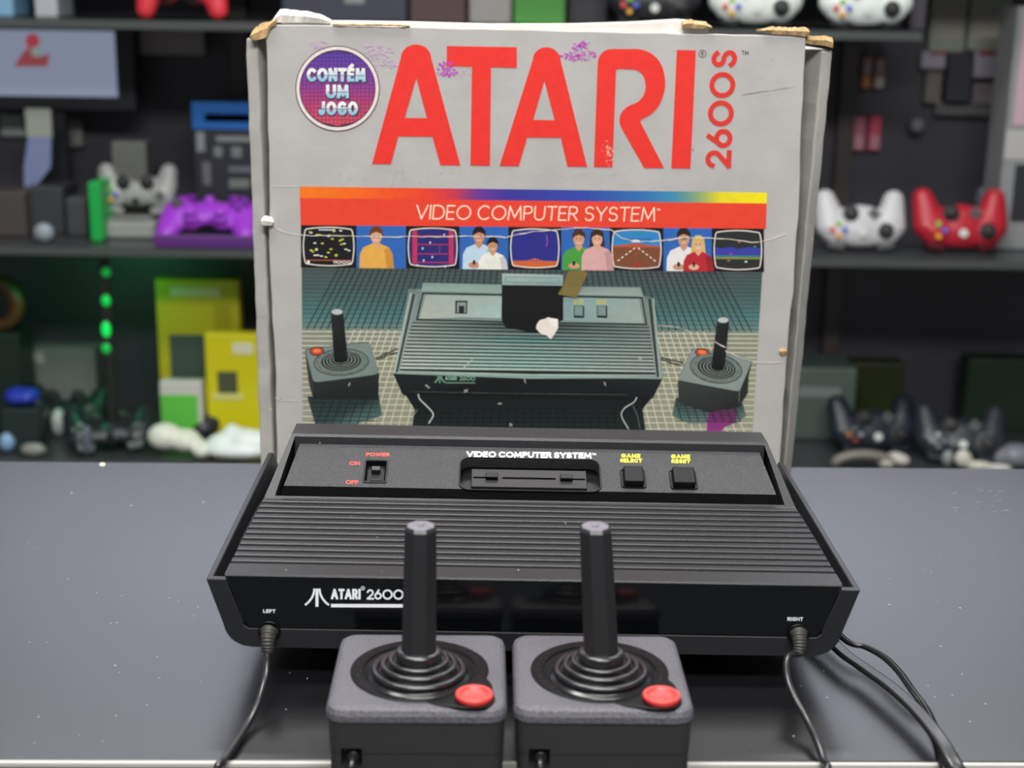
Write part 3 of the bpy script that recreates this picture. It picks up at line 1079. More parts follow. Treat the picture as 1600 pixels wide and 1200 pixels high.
letter_a(Z1(708, 822), Z1(852, 292), Z1(928, 224), Z1(1004, 292), Z1(1150, 829), Z1(930, 393), Z1(872, 591), Z1(983, 593), Z1(840, 684), Z1(1010, 686), Z1(803, 823), Z1(1050, 828))
letter_a(Z1(1345, 832), Z1(1512, 300), (851.4, 74.4), Z2(180, 308), Z2(312, 836), Z2(98, 406), Z2(42, 601), Z2(149, 603), Z1(1484, 690), Z2(180, 691), Z1(1442, 833), Z2(213, 835))
ink.poly([Z1(1082, 232), Z1(1432, 238), Z1(1432, 342), Z1(1303, 338), Z1(1298, 831), Z1(1200, 829), Z1(1208, 336), Z1(1082, 332)], RED, 2)


def bez(p0, p1, p2, n=8):
    return [((1 - t) ** 2 * p0[0] + 2 * t * (1 - t) * p1[0] + t * t * p2[0], (1 - t) ** 2 * p0[1] + 2 * t * (1 - t) * p1[1] + t * t * p2[1]) for t in (k / n for k in range(n + 1))]


Rp = [(345, 838), (364, 322)] + bez((364, 322), (368, 248), (442, 247)) + [(560, 247)] + bez((560, 247), (648, 254), (686, 332)) + bez((686, 332), (716, 418), (690, 486))
Rp += bez((690, 486), (668, 560), (598, 592)) + bez((598, 592), (572, 600), (580, 616)) + [(697, 843), (597, 842), (482, 640)]
Rp += bez((482, 640), (460, 592), (490, 556)) + bez((490, 556), (512, 530), (548, 520)) + bez((548, 520), (600, 498), (604, 436)) + bez((604, 436), (602, 352), (536, 349)) + [(470, 346), (456, 352), (438, 838)]
ink.poly([Z2(*p) for p in Rp], RED, 2)
ink.poly([Z2(760, 252), Z2(855, 254), Z2(828, 845), Z2(732, 843)], RED, 2)
# 2600S read upwards
up_ = (-1, -0.03)
ink.text('2600', *Z2(1030, 846), *Z2(1056, 364), 40.5, 7.7, '#d9372f', 2, gap=.09, up=up_)
ink.text('S', *Z2(1056, 342), *Z2(1066, 254), 40.0, 7.7, '#d9372f', 2, up=up_)
ink.line(oval(1097.5, 84.5, 5.6, 5.6)[1:], 0.9, '#55504e', 2, True)
ink.text('R', 1095.4, 88, 1099.8, 88, 6.6, 0.9, '#55504e', 2)
ink.text('TM', 1158.5, 86, 1169.5, 86.4, 6.5, 1.0, '#55504e', 2)

# round badge
BC, BR = (527.5, 139), 63
ink.ell(*BC, 66, 67, '#5b3350', 2, 48)
ink.ell(*BC, 64.5, 65.5, '#e3d9d2', 3, 48)
ink.ell(*BC, 59.5, 60.5, '#45304f', 4, 48)
rows = 20
grad = [(0, (86, 62, 160)), (.25, (112, 62, 160)), (.5, (150, 62, 140)), (.72, (190, 66, 110)), (1, (214, 84, 92))]


def gcol(g, t):
    for (a, c0), (b, c1) in zip(g, g[1:]):
        if t <= b:
            u = (t - a) / (b - a)
            return '#%02x%02x%02x' % tuple(int(max(0, min(255, x + (y - x) * u))) for x, y in zip(c0, c1))
    return '#%02x%02x%02x' % g[-1][1]


for k in range(rows):
    t0, t1 = -1 + 2 * k / rows, -1 + 2 * (k + 1) / rows
    w0, w1 = math.sqrt(max(0, 1 - t0 * t0)), math.sqrt(max(0, 1 - t1 * t1))
    ca, cb = gcol(grad, (t0 + 1) / 2), gcol(grad, (t1 + 1) / 2)
    x, y, r = BC[0], BC[1], 58.3
    if w0 < 1e-6:
        ink.poly([(x, y + t0 * r), (x + w1 * r, y + t1 * r), (x - w1 * r, y + t1 * r)], [ca, cb, cb], 5)
    elif w1 < 1e-6:
        ink.poly([(x - w0 * r, y + t0 * r), (x + w0 * r, y + t0 * r), (x, y + t1 * r)], [ca, ca, cb], 5)
    else:
        ink.poly([(x - w0 * r, y + t0 * r), (x + w0 * r, y + t0 * r), (x + w1 * r, y + t1 * r), (x - w1 * r, y + t1 * r)], [ca, ca, cb, cb], 5)
for k in range(-9, 10):
    d = k * 6.1
    w = math.sqrt(max(0, 58.3 ** 2 - d * d))
    if w > 6:
        ink.rect(BC[0] - w, BC[1] + d - .35, BC[0] + w, BC[1] + d + .35, '#3d2a55', 6)
        ink.rect(BC[0] + d - .35, BC[1] - w, BC[0] + d + .35, BC[1] + w, '#3d2a55', 6)
for txt, xa, xb, yb in (('CONTÉM', 479.5, 571.5, 128.3), ('UM', 509.5, 545.5, 154.3), ('JOGO', 498, 559.5, 180.6)):
    ink.text(txt, xa - .6, yb + 2.2, xb + 2.2, yb + 2.2, 23.5, 7.0, '#3a2b4c', 7, gap=0.02)
    ink.text(txt, xa, yb, xb, yb, 21.5, 5.4, lambda p, yb=yb: '#efeceb' if p[1] < yb - 13 else '#d9dfe2' if p[1] < yb - 8 else '#8dbfd6', 8, gap=0.05)
    ink.line([(xa + 2, yb - 9.6), (xb - 2, yb - 9.6)], 1.1, '#54506a', 9.5)
# colour bar and red title band
bar = [(0, (240, 122, 28)), (.12, (244, 104, 30)), (.27, (234, 66, 44)), (.33, (205, 55, 75)), (.38, (110, 56, 150)), (.45, (58, 54, 150)), (.6, (52, 72, 168)), (.72, (50, 110, 176)), (.80, (62, 140, 176)), (.86, (150, 170, 110)), (.90, (232, 214, 40)), (1, (246, 226, 20))]


def edge_y(x, a, b):
    return a + (b - a) * (x - 468) / 730


n = 60
for k in range(n):
    xa, xb = 468.3 + 729.7 * k / n, 468.3 + 729.7 * (k + 1) / n
    ca, cb = gcol(bar, k / n), gcol(bar, (k + 1) / n)
    ink.poly([(xa, edge_y(xa, 292, 301.5)), (xb, edge_y(xb, 292, 301.5)), (xb, edge_y(xb, 310.2, 318.6)), (xa, edge_y(xa, 310.2, 318.6))], [ca, cb, cb, ca], 2, True)
ink.poly([(468.7, 310), (1197.6, 318.4), (1196.6, 358.2), (470, 352.6)], '#e8432f', 2)
ink.text('VIDEO COMPUTER SYSTEM', 649, 343.2, 1023, 347, 22.8, 1.95, '#f4e8cf', 3, gap=.11, slant=0.07)
ink.text('TM', 1026, 329.5, 1031.5, 329.6, 3, .6, '#f4e8cf', 3)

# picture strip
def ys(x, t):
    a, b = 352.4 + (358 - 352.4) * (x - 470) / 727, 418.5 + (425.5 - 418.5) * (x - 470) / 727
    return a + (b - a) * t


tvs = [(470.3, 557), (634.3, 718), (794.3, 877), (952.6, 1036.5), (1112, 1193.5)]
phs = [(557, 634.3), (718, 794.3), (877, 952.6), (1036.5, 1112)]


def cell(x0, x1, t0, t1, col, layer):
    ink.poly([(x0, ys(x0, t0)), (x1, ys(x1, t0)), (x1, ys(x1, t1)), (x0, ys(x0, t1))], col, layer)


class Cell:
    def __init__(s, x0, x1):
        s.x0, s.x1 = x0, x1

    def p(s, u, v):
        x = s.x0 + (s.x1 - s.x0) * u
        return (x, ys(x, v))

    def poly(s, pts, col, layer):
        ink.poly([s.p(*q) for q in pts], col, layer)

    def ell(s, u, v, ru, rv, col, layer, n=18):
        s.poly([(u + ru * cos(2 * pi * k / n), v + rv * sin(2 * pi * k / n)) for k in range(n)], col, layer)

    def line(s, pts, w, col, layer, closed=False):
        ink.line([s.p(*q) for q in pts], w, col, layer, closed)

    def rect(s, u0, v0, u1, v1, col, layer):
        s.poly([(u0, v0), (u1, v0), (u1, v1), (u0, v1)], col, layer)


def barrel(m=0.0):
    a, b = 0.045 + m, 0.955 - m
    c, d = 0.04 + m, 0.955 - m
    return (bez((a + .05, c + .05), (.5, c - .04), (b - .05, c + .05), 10) + bez((b - .03, c + .09), (b + .03, .5), (b - .03, d - .09), 10) +
            bez((b - .05, d - .05), (.5, d + .04), (a + .05, d - .05), 10) + bez((a + .03, d - .09), (a - .03, .5), (a + .03, c + .09), 10))


bgs = ['#17171c', '#2b2a72', '#2c2f86', '#2f86c4', '#2a2d2c']
for (x0, x1), bgc in zip(tvs, bgs):
    cell(x0, x1, 0, 1, '#141316', 3)
    Cell(x0, x1).poly(barrel(), bgc, 4)
random.seed(21)
t = Cell(*tvs[0])
for k in range(30):
    u, v = random.uniform(.14, .84), random.uniform(.10, .74)
    t.rect(u, v, u + .05, v + .03, random.choice(['#d9d248', '#c9c23e', '#d9d248', '#e8e8e0']), 5)
t.rect(.32, .09, .62, .12, '#cfcfd2', 5)
t.rect(.10, .81, .90, .835, '#a8563a', 5)
ink.text('11000', t.p(.58, .90)[0], t.p(.58, .90)[1], t.p(.9, .90)[0], t.p(.9, .90)[1], 4.6, 1.1, '#e8e4e0', 5, gap=.16)
t.rect(.11, .83, .16, .90, '#efece6', 5)
t = Cell(*tvs[1])
for u in (.12, .80):
    t.rect(u, .10, u + .09, .88, '#c03358', 5)
for v, a, b in ((.22, .2, .8), (.42, .2, .8), (.64, .2, .78), (.84, .2, .8)):
    t.rect(a, v, b, v + .022, '#c03358', 6)
for u, v in ((.3, .50), (.44, .36), (.7, .18), (.48, .70), (.32, .78), (.2, .9), (.72, .92)):
    t.rect(u, v, u + .025, v + .05, '#e6e0f0', 6)
t.rect(.62, .46, .64, .64, '#8a3a70', 6)
t = Cell(*tvs[2])
t.poly([(.06, .80), (.3, .79), (.42, .76), (.5, .73), (.58, .76), (.7, .79), (.94, .80), (.92, .87), (.88, .915), (.7, .94), (.5, .955), (.3, .94), (.12, .915), (.08, .87)], '#d2642c', 5)
for k in range(14):
    t.rect(.1 + k * .06, .765, .13 + k * .06, .80, '#3f4f9a', 5)
t.line([(.72, .18), (.74, .35), (.71, .46)], 1.0, '#c8568a', 5)
t = Cell(*tvs[3])
t.poly([(.05, .42), (.25, .40), (.4, .37), (.5, .36), (.65, .39), (.8, .41), (.95, .42), (.95, .55), (.93, .88), (.9, .915), (.7, .94), (.5, .96), (.3, .94), (.1, .915), (.07, .88), (.05, .6)], '#7d4c30', 5)
t.poly([(.05, .42), (.25, .40), (.4, .37), (.5, .36), (.65, .39), (.8, .41), (.95, .42), (.94, .46), (.06, .46)], '#b8552e', 6)
for k in range(5):
    a, b = k / 5 + .02, k / 5 + .13
    for sg in (-1, 1):
        t.line([(.5 + sg * (.02 + .36 * a), .46 + .34 * a), (.5 + sg * (.02 + .36 * b), .46 + .34 * b)], 1.6, '#efe8e0', 7)
    t.line([(.5, .5 + .34 * a), (.5, .5 + .34 * b)], 1.0, '#c04a34', 7)
t.ell(.48, .31, .09, .03, '#e8eef4', 6)
t.line([(.2, .24), (.35, .27), (.6, .27), (.78, .25)], 1.2, '#3a4a86', 6)
for k in range(6):
    t.rect(.42 + k * .035, .12, .44 + k * .035, .145, '#3f8f60', 6)
t.poly([(.42, .90), (.45, .83), (.55, .83), (.58, .90)], '#b0322c', 7)
t = Cell(*tvs[4])
t.poly([(.04, .44), (.2, .46), (.35, .42), (.5, .47), (.7, .43), (.96, .45), (.96, .62), (.04, .62)], '#3a3fa0', 5)
t.rect(.045, .62, .955, .66, '#2f7a86', 5)
t.rect(.045, .66, .955, .71, '#7d8a3c', 5)
for u, v, c in ((.5, .30, '#c26a4a'), (.8, .4, '#3a9a80'), (.34, .57, '#b03aa0'), (.63, .75, '#e8e4d8'), (.3, .73, '#c26a4a')):
    t.rect(u, v, u + .05, v + .03, c, 6)
for x0, x1 in tvs:
    Cell(x0, x1).line(barrel(), 1.7, '#e9e0d4', 8, True)


def bust(c, u, top_, s, hair, skin, shirt, shade, sleeve, long_hair=False, lay=4, base=1.0):
    """a small printed half-length portrait of a person"""
    hv = s * 1.12
    hy = top_ + .17 * hv
    neck = hy + .16 * hv
    if long_hair:
        c.poly([(u - .15 * s, hy), (u - .13 * s, hy - .15 * hv), (u, hy - .2 * hv), (u + .13 * s, hy - .15 * hv), (u + .15 * s, hy), (u + .17 * s, hy + .26 * hv), (u - .17 * s, hy + .26 * hv)], hair, lay)
    c.poly([(u - .34 * s, base), (u - .33 * s, neck + .22 * hv), (u - .26 * s, neck + .08 * hv), (u - .08 * s, neck), (u + .08 * s, neck), (u + .26 * s, neck + .08 * hv), (u + .33 * s, neck + .22 * hv), (u + .36 * s, base)], shirt, lay + 1)
    c.poly([(u + .16 * s, neck + .12 * hv), (u + .26 * s, neck + .08 * hv), (u + .33 * s, neck + .22 * hv), (u + .36 * s, base), (u + .22 * s, base)], shade, lay + 2)
    c.poly([(u - .07 * s, neck + .02), (u - .06 * s, hy), (u + .06 * s, hy), (u + .07 * s, neck + .02), (u, neck + .1 * hv)], skin, lay + 2)
    c.ell(u, hy, .115 * s, .165 * hv, skin, lay + 3)
    c.poly([(u - .13 * s, hy + .02), (u - .135 * s, hy - .10 * hv), (u - .07 * s, hy - .20 * hv), (u + .05 * s, hy - .21 * hv), (u + .13 * s, hy - .12 * hv), (u + .135 * s, hy + .02), (u + .10 * s, hy - .05 * hv), (u, hy - .09 * hv), (u - .09 * s, hy - .05 * hv)], hair, lay + 4)
    for e in (-.045, .045):
        c.ell(u + e * s, hy - .005, .016 * s, .014, '#4a3026', lay + 4, 8)
    c.line([(u - .045 * s, hy + .075 * hv), (u, hy + .09 * hv), (u + .045 * s, hy + .075 * hv)], 0.9, '#f2e6dc', lay + 4)
    if sleeve:
        c.ell(u - .10 * s, base - .10, .12 * s, .07, skin, lay + 4, 12)
        c.ell(u - .10 * s, base - .16, .03 * s, .06, '#1c1a1c', lay + 5, 10)


for x0, x1 in phs:
    cell(x0, x1, 0, 1, '#2f66b4', 3)
c = Cell(*phs[0])
bust(c, .40, .05, 1.0, '#6b3a24', '#dca482', '#e4a94e', '#cc8e36', False)
c = Cell(*phs[1])
bust(c, .40, .04, 1.0, '#1c1614', '#c98a68', '#bcd6e4', '#9bbdd2', True)
bust(c, .68, .28, .86, '#1a1412', '#d0966f', '#e8e6dc', '#c9c8c2', False, lay=9)
c = Cell(*phs[2])
bust(c, .36, .08, 1.0, '#4a2c1c', '#d09a78', '#4a9a40', '#3a8034', True)
bust(c, .74, .08, .96, '#3a2218', '#d8a486', '#d9a8a6', '#c49290', False, True, lay=9)
c = Cell(*phs[3])
bust(c, .42, .04, 1.05, '#2c1e18', '#c99474', '#e6e2e0', '#c8c8cc', True)
c.line([(.37, .245), (.47, .245)], 1.6, '#2c1e18', 9)
bust(c, .72, .20, .92, '#d8b45a', '#e0ac8c', '#b82a34', '#962028', True, True, lay=9)

# ---- the product picture below the strip
def rgb(h):
    h = h.lstrip('#')
    return tuple(int(h[i:i + 2], 16) for i in (0, 2, 4))


SCN = [(0, rgb('#4c5654')), (.12, rgb('#47605f')), (.28, rgb('#4f7a78')), (.355, rgb('#6b8a84')), (.375, rgb('#878b7b')), (.6, rgb('#93947f')), (1, rgb('#9a9a86'))]


def sl(t):
    return 471.5 + (473 - 471.5) * t


def sr(t):
    return 1191 + (1175 - 1191) * t


def sy(x, t):
    a = 418.5 + (425.5 - 418.5) * (x - 470) / 727
    return a + (682 - a) * t


n = 40
for k in range(n):
    t0, t1 = k / n, (k + 1) / n
    ca, cb = gcol(SCN, t0), gcol(SCN, t1)
    q = [(sl(t0), sy(sl(t0), t0)), (sr(t0), sy(sr(t0), t0)), (sr(t1), sy(sr(t1), t1)), (sl(t1), sy(sl(t1), t1))]
    ink.poly(q, [ca, ca, cb, cb], 2, True)
TB = .365
t, step, rows = 0.015, 0.0215, []
while t < .98:
    dark = t < TB
    w = .75 if dark else 1.3
    colr = '#30393a' if dark else '#dad8c2'
    ink.line([(sl(t), sy(sl(t), t)), (sr(t), sy(sr(t), t))], w, colr, 3)
    t += step
    step *= 1.017
VX, VY = 832, -150
for k in range(-62, 62):
    for dark, ta, tb, colr, w in ((1, 0.0, TB, '#20262a', 1.6), (0, TB, .985, '#dcdac4', 1.3)):
        xa, xb = [VX + k * 9.3 * (y_ - VY) / (430 - VY) for y_ in (sy(800, ta), sy(800, tb))]
        if min(xa, xb) > 474 and max(xa, xb) < 1186 - 12 * tb:
            ink.line([(xa, sy(xa, ta)), (xb, sy(xb, tb))], w, colr, 3)
random.seed(5)
# picture: shadow pool under the console, printed console
Q = lambda X, Yv: (400 + X / 3.636, 420 + Yv / 3.636)
S = lambda X, Yv: (800 + X / 3.333, 420 + Yv / 3.333)
G1, G2, G3 = '#95aaa4', '#7d938e', '#5f7572'
ink.poly([(630, 612), (1018, 622), (1004, 640), (1010, 682), (642, 682), (648, 640)], ['#16181a', '#16181a', '#1a2022', '#263231', '#263231', '#1a2022'], 4)
ink.poly([(480, 620), (592, 618), (597, 650), (560, 662), (552, 676), (494, 668)], ['#23302f', '#23302f', '#4c6a66', '#5b7a75', '#5b7a75', '#3a4f4c'], 4)
ink.poly([(1056, 622), (1160, 630), (1166, 650), (1152, 662), (1075, 662), (1050, 650)], ['#2b3a38', '#2b3a38', '#5a7270', '#6c8480', '#6c8480', '#54706c'], 4)
for k in range(-62, 62):
    for (xa0, xb0, ya, yb) in ((482, 594, 628, 668), (1054, 1162, 632, 660), (648, 1004, 630, 680)):
        xa, xb = [VX + k * 9.3 * (y_ - VY) / (430 - VY) for y_ in (ya, yb)]
        if min(xa, xb) > xa0 + 3 and max(xa, xb) < xb0 - 3:
            ink.line([(xa, ya), (xb, yb)], 1.2, '#111616', 4.6)
for j in range(6):
    for (xa0, xb0, ya, yb) in ((487, 590, 630, 664), (1058, 1158, 634, 658), (648, 1004, 646, 680)):
        yy_ = ya + (yb - ya) * j / 5
        ink.line([(xa0, yy_), (xb0, yy_ + 1)], .9, '#111616', 4.6)
ink.poly([(1107, 638), (1152, 640), (1150, 660), (1132, 668), (1126, 676), (1104, 675)], ['#5d3256', '#5a3450', '#6a3862', '#8a3a7c', '#a24392', '#93388a'], 4.3)
ink.poly([(638, 452), (655, 452), (1006, 462), (1019, 466), (1036, 590), (1030, 594), (616, 583), (618, 574)], ['#6d7d77', '#74857f', '#76857f', '#66756f', '#8d9b94', '#7d8b85', '#8c9c95', '#93a39b'], 5)
ink.line([Q(898, 146), Q(800, 588)], 3.0, '#252c2c', 6.5)
ink.line([S(716, 158), S(760, 562)], 3.4, '#252c2c', 6.5)
ink.line([Q(880, 140), Q(785, 592)], 2.0, '#b9c6bd', 7)
ink.line([Q(915, 148), Q(812, 588)], 1.6, '#8fa39c', 7)
ink.line([S(735, 155), S(772, 568)], 2.2, '#a9b8b0', 7)
ink.line([S(700, 158), S(752, 560)], 1.4, '#8fa39c', 7)
ink.poly([Q(948, 80), Q(1395, 92), (880, 448), S(668, 98), S(682, 145), Q(1395, 140), Q(938, 128)], ['#7f968f', '#8aa19a', '#84968f', '#8a9c94', '#9aaaa2', '#9db0a8', '#93a9a1'], 6)
ink.poly([Q(938, 136), S(690, 150), S(712, 300), Q(905, 296)], '#7d8d87', 6)
ink.line([Q(948, 141), (830, 462.5), S(676, 153), S(700, 292), (830, 504.5), Q(914, 290)], 2.4, '#1b2021', 6.5, True)
ink.poly([Q(965, 150), Q(1398, 156), Q(1392, 282), Q(1180, 276), Q(928, 286)], ['#a4aea6', '#9fb2ae', '#a9c4c0', '#a8bab4', '#b2b6a8'], 7)
ink.poly([S(266, 150), S(660, 158), S(684, 284), S(262, 272)], ['#84a3a2', '#93a8a2', '#9fada4', '#86a09e'], 7)
ink.poly([Q(1132, 182), Q(1202, 182), Q(1200, 258), Q(1132, 256)], '#2b3030', 8)
ink.poly([Q(1142, 192), Q(1194, 192), Q(1192, 252), Q(1142, 250)], '#8f9a92', 9)
ink.poly([Q(1152, 212), Q(1184, 212), Q(1182, 256), Q(1152, 254)], '#23282a', 9)
for a in (322, 442):
    ink.poly([S(a, 192), S(a + 54, 194), S(a + 54, 258), S(a, 256)], '#20272a', 8)
    ink.poly([S(a + 4, 194), S(a + 46, 196), S(a + 46, 246), S(a + 4, 244)], '#7b938f', 9)
    for r_, wd in ((172, 'GAME'), (186, 'RESET' if a > 400 else 'SELECT')):
        p, q = S(a - 2, r_), S(a + 50, r_ + 1)
        ink.text(wd, p[0], p[1], q[0], q[1], 3.4, .8, '#d2c840', 8, gap=.16)
# deck with ribs
ink.poly([Q(886, 306), (830, 506), S(714, 306), S(748, 552), (830, 586), Q(815, 580)], '#1f2827', 6.2, True)
nr = 13
for k in range(nr):
    t0, t1 = k / nr, (k + .56) / nr

    def lp(t):
        a, b = Q(884, 312), Q(815, 578)
        return (a[0] + (b[0] - a[0]) * t, a[1] + (b[1] - a[1]) * t)

    def rp(t):
        a, b = S(716, 312), S(748, 548)
        return (a[0] + (b[0] - a[0]) * t, a[1] + (b[1] - a[1]) * t)

    def mp(t):
        a, b = lp(t), rp(t)
        return ((a[0] + b[0]) / 2, (a[1] + b[1]) / 2)
    lc = gcol([(0, rgb('#94a39b')), (1, rgb('#cdd6cd'))], t0)
    mc = gcol([(0, rgb('#3c4c4b')), (.3, rgb('#6fa098')), (1, rgb('#b4d8cf'))], t0)
    rc = gcol([(0, rgb('#84948f')), (1, rgb('#b8c0b8'))], t0)
    ink.poly([lp(t0), mp(t0), rp(t0), rp(t1), mp(t1), lp(t1)], [lc, mc, rc, rc, mc, lc], 7)
ink.poly([Q(812, 580), (830, 585), S(745, 552), S(752, 572), (830, 592), Q(800, 598)], ['#9fb0a8', '#b9d2ca', '#9fa8a0', '#7d8983', '#9dbab2', '#8a9a93'], 7)
ink.poly([Q(778, 592), Q(1600, 592), S(785, 572), S(735, 672), S(710, 690), (1000, 622), (660, 616), Q(860, 728), Q(830, 712)], ['#1c2022', '#16181a', '#22282a', '#191d1f', '#131517', '#101214', '#101214', '#15181a', '#191d1f'], 6)
ink.line([Q(780, 594), S(782, 573)], 1.5, '#8fa8a0', 7)
# cartridge and slot
ink.poly([(784, 445), (880, 447), (880, 500), (856, 512), (838, 521), (790, 512), (784, 500)], '#121314', 9)
ink.poly([Q(1398, 28), (879.6, 429.8), (879.6, 447), Q(1398, 94)], ['#a9bcb6', '#9db3b0', '#84a09c', '#8ea6a1'], 10)
ink.line([(790, 433), (873, 434.6), (873, 442.5), (790, 441)], .9, '#64807c', 11, True)
# printed name on the front
g = '#7fae96'
ink.poly([(686.5, 588), (688, 588), (688, 599), (686.5, 599)], g, 8)
ink.line([(684.8, 588), (684.3, 592.5), (681.8, 596), (679, 598.4)], 1.7, g, 8)
ink.line([(689.7, 588), (690.2, 592.5), (692.7, 596), (695.5, 598.4)], 1.7, g, 8)
ink.text('ATARI', 695.6, 594.4, 713.5, 594.6, 6.6, 1.5, g, 8, gap=.04)
ink.text('2600', 718, 594.8, 742.5, 595, 6.4, 1.1, g, 8, gap=.06)
ink.line([(696, 598.4), (742.5, 598.6)], 1.2, g, 8)
ink.line([(p.x, p.y) for p in smooth_path([Vector((653.5, 616, 0)), Vector((656, 624, 0)), Vector((668, 636, 0)), Vector((677, 648, 0)), Vector((670, 662, 0))], 5)], 1.8, '#cfd6d0', 9)
ink.line([(p.x, p.y) for p in smooth_path([Vector((995, 621, 0)), Vector((990, 629, 0)), Vector((976, 638, 0)), Vector((971, 650, 0)), Vector((982, 671, 0))], 5)], 1.6, '#c6cdc8', 9)
ink.line([(652, 640), (645, 652), (642, 666)], .9, '#8f9c96', 9)
ink.line([(989, 634), (996, 650), (1000, 670)], .9, '#6f7c78', 9)


def pic_stick(top4, front, side, rc, rx, ry, s_b, s_t, w_b, w_t, btn, sl_):
    ink.poly(side[0], side[1], 5)
    ink.poly(front[0], front[1], 5)
    ink.poly(top4[0], top4[1], 6)
    ink.line(top4[0], 1.0, '#2c3533', 6, True)
    ink.ell(btn[0], btn[1], 11.5, 7.2, '#2f3836', 7, 22, sl_)
    ink.ell(rc[0], rc[1], rx + .8, ry + .8, '#262c2b', 7, 40, sl_)
    ink.ell(rc[0], rc[1], rx - .6, ry - .5, '#73807a', 8, 40, sl_)
    for k in range(40):
        a = 2 * pi * k / 40
        if k % 3:
            q = [(rc[0] + rx * r_ * cos(a + d), rc[1] + ry * r_ * sin(a + d)) for r_, d in ((.90, 0), (.90, .07), (.86, .07), (.86, 0))]
            ink.poly(q, '#23292a', 9)
    up1 = -1.0
    for i, (f, colr) in enumerate(((.74, '#2a302f'), (.70, '#1c2121'), (.66, '#9aa69f'), (.63, '#171b1b'), (.54, '#a2ada5'), (.51, '#151818'), (.42, '#a8b2aa'), (.39, '#131616'), (.30, '#939d96'), (.275, '#101212'))):
        ink.ell(rc[0] + (s_b[0] - rc[0]) * (1 - f), rc[1] + (s_b[1] - rc[1]) * (1 - f) * .8, rx * f, ry * f, colr, 9 + i * .4, 36, sl_)
    ink.poly([(s_b[0] - w_b, s_b[1]), (s_t[0] - w_t, s_t[1]), (s_t[0] + w_t, s_t[1]), (s_b[0] + w_b, s_b[1]), (s_b[0], s_b[1] + 2.5)], ['#141717', '#25282a', '#1c1e20', '#141617', '#101212'], 13)
    ink.ell(s_t[0], s_t[1] - .5, w_t + .3, w_t * .55, '#4a4f50', 14)
    ink.ell(s_t[0], s_t[1] - 1.2, w_t - 1, w_t * .45, '#bcc3bd', 15)
    ink.ell(btn[0], btn[1], 9.6, 5.4, '#d2452a', 8, 24, sl_)
    ink.ell(btn[0], btn[1] - .8, 6.2, 3.0, '#ee8050', 9, 24, sl_)


def rc4(p, r=.10):
    """rounded corner quad"""
    o = []
    for i in range(len(p)):
        a, b, c = Vector(p[i - 1]), Vector(p[i]), Vector(p[(i + 1) % len(p)])
        o += [(q[0], q[1]) for q in bez(tuple(b + (a - b) * r), tuple(b), tuple(b + (c - b) * r), 4)]
    return o


tp = rc4([Q(278, 458), Q(642, 416), Q(700, 600), Q(328, 648)])
pic_stick((tp, '#7c8b85'), ([Q(322, 640), Q(700, 596), Q(696, 715), Q(690, 745), Q(326, 742)], ['#2a302f', '#232827', '#1a1d1d', '#1c2222', '#1f2424']),
          ([Q(278, 462), Q(330, 640), Q(326, 742), Q(300, 650)], '#333a39'), Q(485, 532), 42.5, 20.5, Q(482, 505), Q(461, 250), 10.8, 9.6, Q(346, 470), -.06)
tp = rc4([S(946, 410), S(1252, 474), S(1184, 642), S(862, 580)])
pic_stick((tp, '#8a9590'), ([S(862, 582), S(1184, 640), S(1178, 722), S(1020, 748), S(868, 700)], ['#3a403e', '#2c302f', '#212424', '#2a2e2c', '#303634']),
          ([S(1252, 478), S(1186, 640), S(1180, 722), S(1228, 650), S(1232, 560)], '#262b2a'), S(1062, 520), 40.5, 22.5, S(1073, 508), S(1099, 272), 10.6, 9.4, S(990, 438), .16)
for pts in ([Q(682, 512), Q(740, 482), Q(810, 455)], [Q(690, 520), Q(745, 492), Q(808, 478)]):
    ink.line(pts, 2.0, '#1d2323', 6)
for pts in ([S(776, 462), S(830, 478), S(892, 490)], [S(776, 472), S(825, 490), S(880, 504)]):
    ink.line(pts, 2.0, '#1d2323', 6)

# ---- wear on the print: creases, scuffs, ink stains
random.seed(8)


def crease(pts, w, col='#ddd6ca', lay=16, jit=.7):
    out = []
    for (xa, ya), (xb, yb) in zip(pts, pts[1:]):
        n_ = max(1, int(hypot(xb - xa, yb - ya) / 9))
        for k in range(n_):
            out.append((xa + (xb - xa) * k / n_, ya + (yb - ya) * k / n_ + random.uniform(-jit, jit)))
    out.append(pts[-1])
    for a, b in zip(out, out[1:]):
        ink.line([a, b], w * random.uniform(.5, 1.25), col, lay)


crease([(424, 352), (440, 362), (455, 366), (470, 368.5), (520, 368.5), (560, 369.5), (600, 371), (640, 370), (690, 370.5), (728, 369), (790, 371), (832, 362), (875, 359), (907, 356), (955, 359), (971, 373), (998, 378.5), (1036, 376), (1064, 372), (1097, 372), (1130, 373), (1174, 379), (1196, 377), (1228, 366)], 1.5)
crease([(1044, 376), (1060, 372), (1075, 371)], 2.0)
crease([(1117, 534), (1133, 543)], 1.6)
crease([(1133, 548), (1150, 556), (1178, 565), (1200, 568), (1222, 566)], 1.2)
crease([(1028, 508), (1060, 512), (1082, 520)], .8)
crease([(424, 292), (445, 292), (468, 291.5)], .9, '#d9d5cc')
crease([(430, 622), (440, 626), (470, 627)], 1.0)
crease([(1160, 148), (1200, 142), (1242, 136)], .8, '#918d88')
crease([(640, 612), (700, 613), (800, 615), (980, 617)], .5, '#6d7470', 16, .2)
crease([(722, 577), (739, 561)], 1.0, '#cfd2c8')
for (x, y) in ((728, 611), (820, 595), (945, 600), (668, 604), (546, 601), (781, 631), (798, 664), (1000, 560)):
    for k in range(3):
        a = random.uniform(0, pi)
        L = random.uniform(1.5, 5)
        ink.line([(x - L * cos(a), y - L * sin(a)), (x + L * cos(a), y + L * sin(a))], .7, '#c9c8be', 16)
